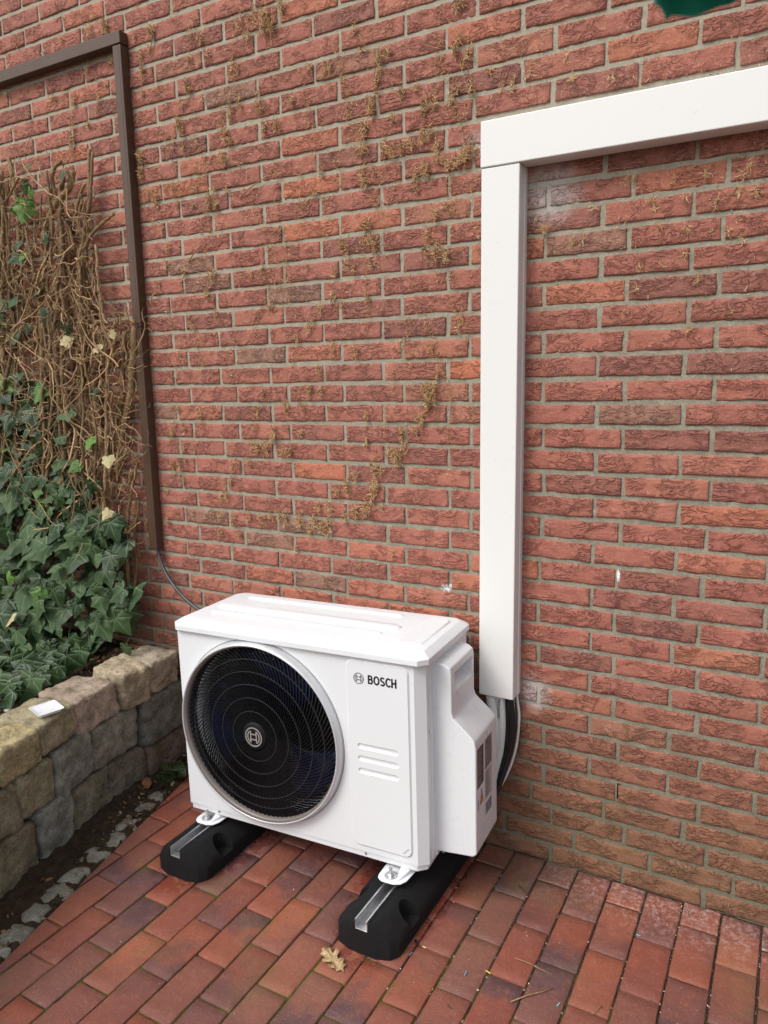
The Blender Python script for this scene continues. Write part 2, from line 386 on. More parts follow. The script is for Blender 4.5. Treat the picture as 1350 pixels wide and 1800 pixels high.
M_BROWN = mat_plastic_duct('brown_pvc_duct', (.078, .042, .024), (.09, .052, .034))
M_RING = m_plain('silver_ring', (.62, .62, .63), .32, metal=.35, var=.0, bump=.02)
M_BLACKP = m_plain('black_grille_plastic', (.008, .008, .009), .26, var=.0, bump=.0)
M_BLACKG = m_plain('grille_hoop_lit', (.030, .032, .034), .35, var=.0, bump=.0)  # lighter than the ribs: light caught by the hoops put into the colour
M_NAVY = m_plain('dark_blue_fan_blade', (.010, .018, .085), .30, var=.1, bump=.05)
M_SHROUD = m_plain('grey_fan_shroud', (.78, .78, .78), .35, var=.1, bump=.05)
M_COIL = m_plain('dark_coil_fins', (.008, .009, .011), .45, var=.3, nscale=400, bump=.5)
M_BADGE = m_plain('badge_grey', (.40, .38, .37), .35, metal=.4, var=.03, bump=.03)
M_INK = m_plain('dark_ink', (.016, .016, .022), .4, var=.05, bump=.0)
M_ZINC = m_plain('galvanised_steel', (.55, .56, .57), .34, metal=.85, nscale=120, var=.18, bump=.15)
M_SCREW = m_plain('screw_steel', (.35, .35, .36), .3, metal=.9, var=.1, bump=.05)
def mat_rubber():
    n = N('granulated_rubber'); P = n.pos()
    c = n.mix(n.mr(n.noise(P, 420, 4, .85), .52, .72), (.006, .006, .007), (.034, .035, .038))
    c = n.mix(n.mr(n.voro(P, 260), .10, .20, .5, 0), c, (.085, .085, .09))
    return n.done(c, .72, n.bump(n.noise(P, 200, 5, .85), 1, .005), spec=.3)
M_RUBBER = mat_rubber()
M_CABLE = m_plain('grey_cable_sheath', (.040, .042, .048), .4, var=.1, bump=.05)
M_BCABLE = m_plain('black_cable_sheath', (.010, .010, .011), .32, var=.1, bump=.05)
def mat_tape():
    n = N('white_pipe_insulation'); P = n.pos(); z = n.sep(P)[2]
    wv = n.math('SINE', n.math('MULTIPLY', z, 2300)); wx = n.math('SINE', n.math('MULTIPLY', n.sep(P)[0], 2300))
    c = n.mix(n.mr(n.math('MULTIPLY', wv, wx), -.2, .6, 0, .5), (.72, .73, .70), (.56, .57, .54))
    return n.done(c, .6, n.bump(wv, .4, .001), spec=.3)
M_TAPE = mat_tape()
M_HOSE = m_plain('white_corrugated_hose', (.68, .68, .66), .45, var=.05, bump=.1)
M_TEAL = m_plain('teal_parasol_cloth', (.02, .55, .45), .75, var=.2, nscale=25, bump=.3)
M_TRAY = m_plain('white_tray_plastic', (.74, .76, .78), .3, var=.03, bump=.05)
def mat_flat(name, col, rough=.5): 
    n = N(name); return n.done(col, rough)
M_GREYLAB = mat_flat('grey_label', (.20, .185, .18)); M_DARKLAB = mat_flat('dark_label', (.075, .062, .06))
M_LIGHTLAB = mat_flat('light_label', (.46, .45, .42)); M_WLAB = mat_flat('white_label', (.72, .72, .80)); M_YEL = mat_flat('warning_yellow', (.75, .45, .03))
M_HOLE = mat_flat('weep_hole_dark', (.02, .016, .012), .9)

# ================================================================== GROUND
b = MB(); b.add([(-60, -60, -.09), (60, -60, -.09), (60, 60, -.09), (-60, 60, -.09)], [(0, 1, 2, 3)])
tag(b.obj('ground', mat_soil('garden_soil', (.05, .045, .025), (.11, .10, .05))), kind='structure')

# ================================================================== BRICK WALL
PU, PVZ = .2195, .06435
wall = tag(empty('brick_wall', (1.0, 0, 0)), 'tall red brick house wall with grey mortar joints and dried ivy marks', 'wall')
VARS = []
def brick_mesh(seed, L=.2075, H=.0514, nx=22, nz=7, bow=1.0):
    r = random.Random(seed); b = MB(); sx = r.random() * 50
    def edge(a, k): return (noise.noise(Vector((a * 22 + sx, k * 7.3, 0))) * .0028 + noise.noise(Vector((a * 60 + sx, k * 3.1, 5))) * .0012)
    V = []
    amp = r.choice([.0004, .0008, .0013, .0019, .0028])
    for j in range(nz + 1):
        for i in range(nx + 1):
            u = GX(i, nx, .014); v = GX(j, nz, .06); x = (u - .5) * L; z = (v - .5) * H
            if j == 0: z += edge(x, 1)
            if j == nz: z += edge(x, 2)
            if i == 0: x += edge(z, 3)
            if i == nx: x += edge(z, 4)
            on = (i in (0, nx)) or (j in (0, nz))
            wq = noise.noise(Vector((x * 14 + sx, 4, z * 26))) * 1.6; fold_ = abs(noise.noise(Vector((x * 22 + sx + wq, 9, z * 52 + wq * 1.5))))
            y = -noise.noise(Vector((x * 12 + sx, 2, z * 30))) * amp * .8 + max(0, .22 - fold_) * amp * 5.5 - amp * .5
            y -= (v - .5) * r.uniform(-.0003, .0003)
            if on: y += .0014 + r.uniform(0, .0010)
            V.append((x, y, z))
    W = nx + 1; F = [(j * W + i, j * W + i + 1, (j + 1) * W + i + 1, (j + 1) * W + i) for j in range(nz) for i in range(nx)]
    ring = [i for i in range(W)] + [j * W + nx for j in range(1, nz + 1)] + [nz * W + i for i in range(nx - 1, -1, -1)] + [j * W for j in range(nz - 1, 0, -1)]
    n0 = len(V)
    for k in ring: x, y, z = V[k]; V.append((x, .024, z))
    m = len(ring)
    F += [(ring[(k + 1) % m], ring[k], n0 + k, n0 + (k + 1) % m) for k in range(m)]
    b.add(V, F); return b.mesh('brick', True)
for s in range(22): me = brick_mesh(s); me.materials.append(M_BRICK); VARS.append(me)
odd = [(-30, .233), (-15, .233), (-13, .226), (-3, .209), (5, .218), (9, .213), (11, .208), (13, .211), (15, .217), (17, .232), (19, .235), (21, .262), (30, .262)]
even = [(-30, .139), (-10, .139), (-8, .145), (-6, .143), (0, .141), (14, .148), (18, .152), (20, .200), (22, .115), (30, .115)]
def rowoff(v):
    t = odd if v % 2 else even
    for (a, x), (c, y) in zip(t, t[1:]):
        if a <= v <= c: return x + (y - x) * (v - a) / (c - a)
WEEP = at_y(1087, 1392, 0)
cands = []
for v in range(-27, 24):
    zc = 1.5035 - v * PVZ; x0 = rowoff(v)
    for k in range(-25, 18):
        xa = x0 + k * PU; xb = xa + PU
        if xb < -5.1 or xa > 3.9: continue
        cands.append([(xa + xb) / 2 + R.uniform(-.002, .002), zc + R.uniform(-.0015, .0015), v, k])
def vis_area(x, z):
    q = [project((x + dx, 0, z + dz)) for dx, dz in ((-.1, -.025), (.1, -.025), (.1, .025), (-.1, .025))]
    cx = sum(p[0] for p in q) / 4; cy = sum(p[1] for p in q) / 4
    if cx < -60 or cx > 1410 or cy < -30 or cy > 1830: return 0, cx, cy
    ar = abs(sum(q[i][0] * q[(i + 1) % 4][1] - q[(i + 1) % 4][0] * q[i][1] for i in range(4))) / 2
    fr = max(0, min(1350, max(p[0] for p in q)) - max(0, min(p[0] for p in q))) / max(1, max(p[0] for p in q) - min(p[0] for p in q))
    fy = max(0, min(1800, max(p[1] for p in q)) - max(0, min(p[1] for p in q))) / max(1, max(p[1] for p in q) - min(p[1] for p in q))
    ar *= fr * fy
    if 320 < cx < 830 and 1090 < cy < 1540: ar *= .05
    if 842 < cx < 915 and cy > 250: ar *= .55
    if cx < 170 and cy > 330: ar *= .25
    if cx < 240 and cy > 700: ar *= .2
    if cx > 850 and 160 < cy + (cx - 850) * .2 < 290: ar *= .3
    return ar, cx, cy
for c in cands: c.append(vis_area(c[0], c[1])[0])
cands.sort(key=lambda c: -c[4])
rest = MB(); rest_low = MB()
for i, (x, z, v, k, ar) in enumerate(cands):
    me = VARS[R.randrange(len(VARS))]; rot = (0, R.uniform(-.006, .006) + (math.pi if R.random() < .5 else 0), R.uniform(-.006, .006)); yy = R.uniform(-.0015, .0015)
    if i < 300 and ar > 0: link('brick', me, None, wall, (x - 1.0, yy, z), rot)
    else:
        Mx = Matrix.Translation((x - 1.0, yy, z)) @ Matrix.Rotation(rot[1], 4, 'Y')
        rest.add([Mx @ vv.co for vv in me.vertices], [tuple(p.vertices) for p in me.polygons], (R.random(),) * 3)
# the joined bricks take their own tone per brick from a vertex colour
def mat_brick_joined():
    m = M_BRICK.copy(); m.name = 'handformed_brick_joined'; t = m.node_tree
    a = t.nodes.new('ShaderNodeAttribute'); a.attribute_name = 'Col'
    for nd in list(t.nodes):
        if nd.type == 'OBJECT_INFO':
            for l in list(nd.outputs['Random'].links): t.links.new(a.outputs['Fac'], l.to_socket)
    return m
tag(rest.obj('bricks', mat_brick_joined(), wall, smooth=True, fix=False), kind='stuff')
# mortar sheet with the open weep joint
b = MB(); wx, wz = WEEP.x, WEEP.z; hw, hh = .0048, .024
xs = [-6.1, -.2, wx - 1.0 - hw, wx - 1.0 + hw, 3.1]; zs = [-.08, wz - hh, wz + hh, 3.25]
for i in range(4):
    for j in range(3):
        if i == 2 and j == 1: continue
        b.add([(xs[i], .0040, zs[j]), (xs[i+1], .0040, zs[j]), (xs[i+1], .0040, zs[j+1]), (xs[i], .0040, zs[j+1])], [(0, 1, 2, 3)])
b.obj('mortar', M_MORTAR, wall, fix=False)
b = MB(); a_, c_ = wx - 1.0 - hw, wx - 1.0 + hw
b.add([(a_, .0040, wz-hh), (c_, .0040, wz-hh), (c_, .0040, wz+hh), (a_, .0040, wz+hh), (a_, .09, wz-hh), (c_, .09, wz-hh), (c_, .09, wz+hh), (a_, .09, wz+hh)],
      [(0,1,5,4),(1,2,6,5),(2,3,7,6),(3,0,4,7),(4,5,6,7)])
b.obj('weep_hole', M_HOLE, wall, fix=False)
b = MB(); b.box((-6.1, .095, -.09), (3.1, .30, 3.25)); b.obj('inner_leaf', M_MORTAR, wall)

# ================================================================== PATIO OF CLAY PAVERS
patio = tag(empty('patio', (0, 0, 0)), 'red brown clay pavers laid in stretcher bond, damp and mossy in the joints', kind='structure')
def edge_x(y): return .004 + (-.18 - y) * .2455
def clip(poly):
    out_ = []
    def ins(p): return p[0] - edge_x(p[1])
    for i in range(len(poly)):
        p, q_ = poly[i], poly[(i + 1) % len(poly)]; a, c = ins(p), ins(q_)
        if a >= 0: out_.append(p)
        if (a >= 0) != (c >= 0):
            t = a / (a - c); out_.append((p[0] + (q_[0] - p[0]) * t, p[1] + (q_[1] - p[1]) * t))
    return out_
PW, PL = .0942, .1945
def paver_full(seed):
    r = random.Random(seed); b = MB(); nx, ny = 5, 9; sx = r.random() * 40; V = []
    for j in range(ny + 1):
        for i in range(nx + 1):
            x = (GX(i, nx, .03) - .5) * PW; y = (GX(j, ny, .015) - .5) * PL
            on = i in (0, nx) or j in (0, ny)
            if i in (0, nx): x += noise.noise(Vector((y * 30 + sx, i, 1))) * .0016
            if j in (0, ny): y += noise.noise(Vector((x * 30 + sx, j, 2))) * .0016
            if (i in (0, nx)) and (j in (0, ny)): x *= .975; y *= .988
            z = noise.noise(Vector((x * 20 + sx, y * 20, 3))) * .0012 - (.0018 + r.uniform(0, .0008) if on else 0)
            V.append((x, y, z))
    W = nx + 1; F = [(j*W+i, j*W+i+1, (j+1)*W+i+1, (j+1)*W+i) for j in range(ny) for i in range(nx)]
    ring = [i for i in range(W)] + [j*W+nx for j in range(1, ny+1)] + [ny*W+i for i in range(nx-1, -1, -1)] + [j*W for j in range(ny-1, 0, -1)]
    n0 = len(V)
    for k in ring: x, y, z = V[k]; V.append((x, y, -.05))
    m = len(ring); F += [(ring[(k+1) % m], ring[k], n0+k, n0+(k+1) % m) for k in range(m)]
    b.add(V, F); me = b.mesh('brick', True); me.materials.append(M_PAVER); return me
PV = [paver_full(100 + s) for s in range(14)]
far_p = MB(); npv = 0
items = []
for k in range(-22, 24):
    cx = 1.8985 - .0998 * k
    y1 = 0.0 if k % 2 == 0 else -.1
    segs = [(-.1, 0.0)] if k % 2 else []
    yy = y1
    while yy > -3.4: segs.append((yy - .2, yy)); yy -= .2
    for (ya, yb) in segs:
        if cx + .05 < edge_x(ya) - .0 or cx + .05 < edge_x((ya + yb) / 2): 
            if cx + .05 < edge_x(yb): continue
        items.append((cx, ya, yb, k))
def pvis(cx, cy):
    px, py = project((cx, cy, 0)); return -40 < px < 1400 and 1350 < py < 1850
for (cx, ya, yb, k) in items:
    cy = (ya + yb) / 2; full = abs(yb - ya - .2) < 1e-6
    hz = R.uniform(-.0016, .0012); tilt = (R.uniform(-.006, .006), R.uniform(-.008, .008), R.uniform(-.006, .006))
    near_edge = cx - .05 < edge_x(ya) + .004
    if full and not near_edge:
        me = PV[R.randrange(len(PV))]
        if pvis(cx, cy) and npv < 290:
            link('paver', me, None, patio, (cx + R.uniform(-.001, .001), cy - .003, hz), tilt); npv += 1
        else:
            Mx = Matrix.Translation((cx, cy - .003, hz)); far_p.add([Mx @ vv.co for vv in me.vertices], [tuple(p.vertices) for p in me.polygons])
    else:
        poly = clip([(cx - PW/2, ya + .003), (cx + PW/2, ya + .003), (cx + PW/2, yb - .003), (cx - PW/2, yb - .003)])
        if len(poly) < 3: continue
        ar = abs(sum(poly[i][0]*poly[(i+1)%len(poly)][1]-poly[(i+1)%len(poly)][0]*poly[i][1] for i in range(len(poly))))/2
        if ar < .0004: continue
        gx = sum(p[0] for p in poly)/len(poly); gy = sum(p[1] for p in poly)/len(poly); n = len(poly)
        loc = [(p[0]-gx, p[1]-gy) for p in poly]
        b = MB(); ins_ = .93
        b.add([(x, y, -.05) for x, y in loc] + [(x, y, -.003) for x, y in loc] + [(x*ins_, y*ins_, 0) for x, y in loc],
              [(i, (i+1)%n, n+(i+1)%n, n+i) for i in range(n)] + [(n+i, n+(i+1)%n, 2*n+(i+1)%n, 2*n+i) for i in range(n)] + [tuple(range(2*n, 3*n))])
        if pvis(gx, gy) and npv < 298: b.obj('paver', M_PAVER, patio, loc=(gx, gy, hz)); npv += 1
        else: far_p.add([(x+gx, y+gy, z) for x, y, z in b.v], b.f)
tag(far_p.obj('pavers', M_PAVER, patio, smooth=False), kind='stuff')
b = MB(); nx, ny = 90, 60
for j in range(ny + 1):
    for i in range(nx + 1):
        x = -.25 + i * .05; y = .01 - j * .06
        b.v.append((x, y, -.0058 + noise.noise(Vector((x * 9, y * 9, 0))) * .0035))
b.f = [(j*(nx+1)+i, j*(nx+1)+i+1, (j+1)*(nx+1)+i+1, (j+1)*(nx+1)+i) for j in range(ny) for i in range(nx)]
def mat_joint():
    n = N('mossy_joint_sand'); P = n.pos(); xyz = n.sep(P)
    c = n.mix(n.mr(n.noise(P, 160, 4, .8), .4, .65), (.026, .017, .012), (.085, .058, .040))
    fr = n.mr(xyz[1], -.30, -.65)
    c = n.mix(n.math('MULTIPLY', n.mr(n.noise(P, 9, 5, .7), .40, .54), fr), c, (.085, .105, .014))
    c = n.mix(n.mr(n.noise(P, 420, 2), .66, .72, 0, .8), c, (.45, .40, .34))
    return n.done(c, .95, n.bump(n.noise(P, 200, 5, .8), 1, .004), spec=.2)
tag(b.obj('joint_bed', mat_joint(), patio, smooth=True), kind='stuff')

# ================================================================== SOIL STRIP AND BED
def heightmap(name, x0, x1, y0, y1, nx, ny, fn, mat, parent=None):
    b = MB()
    for j in range(ny + 1):
        for i in range(nx + 1):
            x = x0 + (x1 - x0) * i / nx; y = y0 + (y1 - y0) * j / ny; b.v.append((x, y, fn(x, y)))
    b.f = [(j*(nx+1)+i, j*(nx+1)+i+1, (j+1)*(nx+1)+i+1, (j+1)*(nx+1)+i) for j in range(ny) for i in range(nx)]
    return b.obj(name, mat, parent, smooth=True)
def strip(x, y):
    d = edge_x(y) - x
    h = .004 + noise.fractal(Vector((x * 22, y * 22, 0)), .8, 2, 4) * .013 + .001 + max(0, d - .06) * .10
    return h if d > .0 else -.02
tag(heightmap('soil_strip', -.45, .66, .0, -2.6, 100, 220, strip, M_SOIL), kind='structure')
def bed(x, y): return .395 + noise.fractal(Vector((x * 9, y * 9, 4)), .8, 2, 5) * .02 + max(0, y + .25) * .12
tag(heightmap('planting_bed', -2.6, -.17, .004, -.42, 110, 24, bed, M_SOIL), kind='structure')
def bed2(x, y): return bed(x, y)
S0 = Vector((-.121, -.398)); SD = Vector((.23663, -.97160)); SN = Vector((-.97160, -.23663))
def SP(s, off=0):
    if s >= 0: p = S0 + SD * s
    else: p = S0 + Vector((-.012, 1.0)) * (-s)
    nn = SN if s > .05 else (Vector((-1, -.02)) if s < -.05 else (SN + Vector((-1, -.02))).normalized())
    return p + nn * off, nn
b = MB()
for s_ in [x * .05 for x in range(-8, 46)]:
    p, _ = SP(s_, .13); 
    for t in range(12):
        xx = p.x - t * .2; b.v.append((xx, p.y, bed(xx, p.y)))
b.f = [(j*12+i, j*12+i+1, (j+1)*12+i+1, (j+1)*12+i) for j in range(53) for i in range(11)]
tag(b.obj('planting_bed_soil', M_SOIL, smooth=True), kind='structure')

# ================================================================== STACKED STONE WALL
sw = tag(empty('retaining_wall', (S0.x, S0.y, 0)), 'low retaining wall of three stacked courses of rough granite blocks', 'wall')
def stone(s0, s1, h0, h1, col, seed, off=0, depth=.17, lean=0.0, tip=0.0):
    r = random.Random(seed); sm = (s0 + s1) / 2; p, nn = SP(sm); tdir = Vector((-nn.y, nn.x)); 
    if tdir.dot(SD) < 0: tdir = -tdir
    L = (s1 - s0) - .004; H = (h1 - h0) - .001; D = depth
    bm = bmesh.new(); bmesh.ops.create_cube(bm, size=1)
    bmesh.ops.subdivide_edges(bm, edges=bm.edges, cuts=19, use_grid_fill=True)
    pw = r.uniform(9.0, 15.0); sd = seed * 7.7
    cj = [(r.uniform(-.12, .10), r.uniform(-.12, .10), r.uniform(-.13, .12)) for _ in range(8)]
    for v in bm.verts:
        q = v.co * 2
        rr = (abs(q.x) ** pw + abs(q.y) ** pw + abs(q.z) ** pw) ** (1 / pw); mx = max(abs(q.x), abs(q.y), abs(q.z))
        q = q * (mx / rr if rr else 1)
        w_ = [(1 + sx * q.x) * (1 + sy * q.y) * (1 + sz * q.z) / 8 for sx in (-1, 1) for sy in (-1, 1) for sz in (-1, 1)]
        dx = sum(a * c[0] for a, c in zip(w_, cj)); dy = sum(a * c[1] for a, c in zip(w_, cj)); dz = sum(a * c[2] for a, c in zip(w_, cj))
        q = Vector((q.x + dx, q.y + dy * .5, q.z + dz)) * .5
        c3 = Vector((q.x * L, q.y * D, q.z * H))
        nz = noise.fractal(c3 * 14 + Vector((sd, 0, 0)), .9, 2.1, 5) * .0090 + noise.fractal(c3 * 55 + Vector((sd, 0, 0)), .8, 2.1, 3) * .0042
        nv = Vector((c3.x / L ** 1, c3.y / D, c3.z / H)); nv = nv.normalized() if nv.length else nv
        v.co = c3 + nv * nz
    me = bpy.data.meshes.new('stone'); bm.to_mesh(me); bm.free(); me.shade_smooth(); me.materials.append(M_STONE)
    ctr = p + nn * (D / 2 + off + r.uniform(-.010, .004))
    o = link('stone', me, None, sw); ang = math.atan2(tdir.y, tdir.x)
    o.location = (ctr.x - S0.x, ctr.y - S0.y, (h0 + h1) / 2); o.rotation_euler = (lean, tip, ang); o.color = (*col, 1)
    return o
YE, TN, GR, DG, BR, OL = (.34, .29, .16), (.33, .27, .20), (.22, .21, .18), (.125, .125, .12), (.16, .12, .10), (.20, .185, .125)
st = [ # top course
 (-.385, -.212, .325, .452, (.30, .26, .20), .012), (-.212, -.064, .320, .462, (.32, .265, .19), -.012), (-.064, .142, .318, .448, (.31, .245, .195), .004), (.142, .318, .338, .445, (.27, .235, .15), .0),
 (.318, .492, .335, .452, YE, -.002), (.492, .70, .335, .45, TN, .003), (.70, .90, .335, .45, GR, 0), (.90, 1.08, .34, .45, YE, 0), (1.08, 1.30, .33, .45, TN, 0), (1.30, 1.5, .33, .45, GR, 0), (1.5, 1.72, .33, .45, TN, 0), (1.72, 1.93, .33, .45, YE, 0),
 # middle
 (-.39, -.155, .130, .318, (.115, .115, .11), .004), (-.155, .078, .155, .315, (.21, .205, .175), .0), (.078, .272, .165, .330, (.20, .205, .185), .002), (.272, .425, .178, .330, (.225, .21, .13), .0),
 (.425, .60, .172, .332, OL, -.003), (.60, .80, .17, .33, GR, 0), (.80, .98, .17, .335, OL, 0), (.98, 1.2, .17, .33, DG, 0), (1.2, 1.4, .17, .33, GR, 0), (1.4, 1.6, .17, .33, OL, 0), (1.6, 1.8, .17, .33, GR, 0),
 # bottom
 (-.395, -.178, -.04, .125, (.14, .10, .088), .006), (-.178, .0, -.04, .150, (.125, .11, .085), .008), (.0, .205, -.04, .160, (.155, .145, .105), .0), (.205, .362, -.04, .172, (.21, .215, .195), -.004),
 (.362, .55, -.04, .168, (.175, .155, .10), .002), (.55, .75, -.04, .17, OL, 0), (.75, .95, -.04, .17, GR, 0), (.95, 1.15, -.04, .17, DG, 0), (1.15, 1.36, -.04, .17, GR, 0), (1.36, 1.56, -.04, .17, OL, 0), (1.56, 1.78, -.04, .17, GR, 0)]
for i, (a, c, h0, h1, col, off) in enumerate(st):
    stone(a, c, h0, h1, col, i + 3, off, R.uniform(.16, .19), R.uniform(-.05, .05) - (.05 if h0 > .3 else 0), R.uniform(-.03, .03))

# setts: a row of small granite cobbles half buried between soil and pavers
edging = tag(empty('sett_edging', (.06, -.6, 0)), 'row of small grey granite setts half buried in dark soil beside the pavers', 'edging')
sett_y = [-.30, -.376, -.475, -.557, -.643, -.74, -.821, -.905, -.981, -1.045, -1.13, -1.22, -1.31, -1.40, -1.5]
for i, y in enumerate(sett_y):
    r = random.Random(50 + i); b = MB(); n = 11; wx_, wy_ = r.uniform(.036, .046), r.uniform(.038, .044)
    if i < 4: wx_ *= .85
    pts = []
    for k in range(n):
        a = 2 * math.pi * k / n; cc = abs(math.cos(a)) ** 5 + abs(math.sin(a)) ** 5
        rr = (1 / cc ** .2) * r.uniform(.78, 1.04); pts.append((math.cos(a) * rr * wx_, math.sin(a) * rr * wy_))
    b.add([(x*1.05, y_*1.05, -.03) for x, y_ in pts] + [(x, y_, -.002 + r.uniform(-.001, .001)) for x, y_ in pts] + [(x*.72, y_*.72, .0035 + r.uniform(-.0015, .001)) for x, y_ in pts] + [(0, 0, .0045)],
          [(k, (k+1)%n, n+(k+1)%n, n+k) for k in range(n)] + [(n+k, n+(k+1)%n, 2*n+(k+1)%n, 2*n+k) for k in range(n)] + [(2*n+k, 2*n+(k+1)%n, 3*n) for k in range(n)])
    o = b.obj('cobble', M_STONE, edging, smooth=True, loc=(edge_x(y) - .040 - .06, y + .6, .0075 if i > 3 else .004), rot=(r.uniform(-.05, .05), r.uniform(-.05, .05), .24 + r.uniform(-.2, .2)))
    o.color = (.21, .205, .18, 1)
#@@PART2@@
# ================================================================== WHITE CABLE DUCT
duct = tag(empty('cable_duct', (1.175, 0, 0)), 'wide cream white cable duct running down the brick wall beside the outdoor unit', 'cable duct')
def duct_run(name, x0, x1, z0, z1, d, mat, parent, ox, seam='v', groove=True):
    b = MB(); b.box((x0 - ox, -d, z0), (x1 - ox, .001, z1))
    return b.obj(name, mat, parent, bevel=.0035, seg=2)
DX, DW, DD = 1.1463, .1085, .0640
duct_run('vertical_cover', DX, DX + DW, .5315, 2.0335, DD - .003, M_DUCT, duct, 1.175)
b = MB(); b.box((DX + DW - .0018 - 1.175, -.020, .534), (DX + DW + .0022 - 1.175, .0005, 2.033)); b.obj('base_strip', M_DUCT, duct, bevel=.0008)
duct_run('horizontal_cover', DX - .0015, 3.4, 2.0345, 2.152, DD, M_DUCT, duct, 1.175)
# ================================================================== BROWN CABLE DUCT
bd = tag(empty('brown_cable_duct', (-.21, 0, 0)), 'narrow dark brown cable duct going across and down the wall above the ivy', 'cable duct')
BX1 = -.1955; BW = .040; BDp = .036
duct_run('vertical_cover', BX1 - BW, BX1, 1.688, 2.640, BDp, M_BROWN, bd, -.21)
duct_run('vertical_cover', BX1 - BW + .0006, BX1 + .0002, .848, 1.6865, BDp + .001, M_BROWN, bd, -.21)
duct_run('horizontal_cover', -4.9, BX1 + .001, 2.642, 2.684, BDp + .0015, M_BROWN, bd, -.21)
b = MB(); b.box((BX1 - .012 + .21, -BDp - .0006, 1.69), (BX1 - .0108 + .21, -BDp + .001, 2.639)); b.box((BX1 - .012 + .21, -BDp - .0016, .85), (BX1 - .0108 + .21, -BDp, 1.685)); b.obj('seam', M_BROWN, bd)
def curve_pts(P_, n=14):
    P_ = [Vector(p) for p in P_]; P_ = [P_[0] * 2 - P_[1]] + P_ + [P_[-1] * 2 - P_[-2]]; o = []
    for i in range(1, len(P_) - 2):
        a, b_, c, d = P_[i-1:i+3]
        for k in range(n):
            t = k / n; o.append(.5 * ((2*b_) + (c-a)*t + (2*a-5*b_+4*c-d)*t*t + (3*b_-a-3*c+d)*t**3))
    o.append(P_[-2]); return o
b = MB(); b.tube(curve_pts([(-.209, -.018, .93), (-.207, -.02, .845), (-.178, -.030, .785), (-.12, -.045, .728), (-.03, -.06, .672), (.10, -.075, .62), (.22, -.09, .56), (.33, -.09, .50)]), .0064, 8)
tag(b.obj('power_cable', M_CABLE, smooth=True), 'thin grey cable curving from the brown duct down behind the outdoor unit', 'cable')
# pipes below the white duct
def pipe(name, pts, r, mat, label, cat, sides=12, ribs=0, group=None):
    b = MB(); P_ = curve_pts(pts, 40 if ribs else 14); rad = [r * (1 + (.10 * (1 if (i % 2) else -1) if ribs else 0)) for i in range(len(P_))]
    b.tube(P_, rad, sides); return tag(b.obj(name, mat, smooth=True), label, cat, group)
pipe('insulated_pipe', [(1.178, -.034, .62), (1.176, -.035, .53), (1.190, -.040, .45), (1.192, -.06, .36), (1.17, -.10, .28), (1.13, -.16, .25)], .0165, M_TAPE, 'white insulated pipe below the duct, the leftmost of the pair', 'pipe', 14)
pipe('insulated_pipe', [(1.206, -.032, .62), (1.207, -.033, .53), (1.212, -.037, .42), (1.205, -.05, .32), (1.18, -.09, .24), (1.13, -.16, .20)], .0150, M_TAPE, 'white insulated pipe with printed letters, between the other pipe and the black cable', 'pipe', 14)
pipe('black_cable', [(1.226, -.030, .62), (1.228, -.030, .53), (1.232, -.034, .42), (1.222, -.045, .33), (1.195, -.08, .24), (1.14, -.15, .17)], .0098, M_BCABLE, 'thick black cable directly right of the white insulated pipes', 'cable')
pipe('corrugated_hose', [(1.238, -.018, .62), (1.238, -.018, .53), (1.243, -.024, .44), (1.232, -.036, .36), (1.205, -.07, .27), (1.15, -.14, .20)], .0062, M_HOSE, 'thin white ribbed hose running between the two black cables', 'hose', 10, ribs=1)
pipe('black_cable', [(1.241, -.044, .62), (1.242, -.043, .53), (1.250, -.042, .43), (1.236, -.052, .33), (1.205, -.09, .22), (1.14, -.17, .14)], .0088, M_BCABLE, 'outer black cable with brownish sheen below the duct corner', 'cable')
pipe('corrugated_hose', [(1.247, -.010, .62), (1.250, -.010, .53), (1.259, -.013, .45), (1.248, -.022, .34), (1.215, -.05, .24), (1.16, -.12, .16)], .0042, M_HOSE, 'thin white ribbed hose nearest the brick wall, outermost of the bundle', 'hose', 10, ribs=1)
t = bpy.data.curves.new('print', 'FONT'); t.body = 'TROLENSIO'; t.size = .012; t.extrude = .0002
tmp = link('tmp', t); me = bpy.data.meshes.new_from_object(tmp.evaluated_get(bpy.context.evaluated_depsgraph_get())); bpy.data.objects.remove(tmp)
pp = bpy.data.objects['insulated_pipe.001']; o = link('lettering', me, M_INK, pp, (1.2030, -.0515, .525), (math.radians(90), math.radians(90), 0))

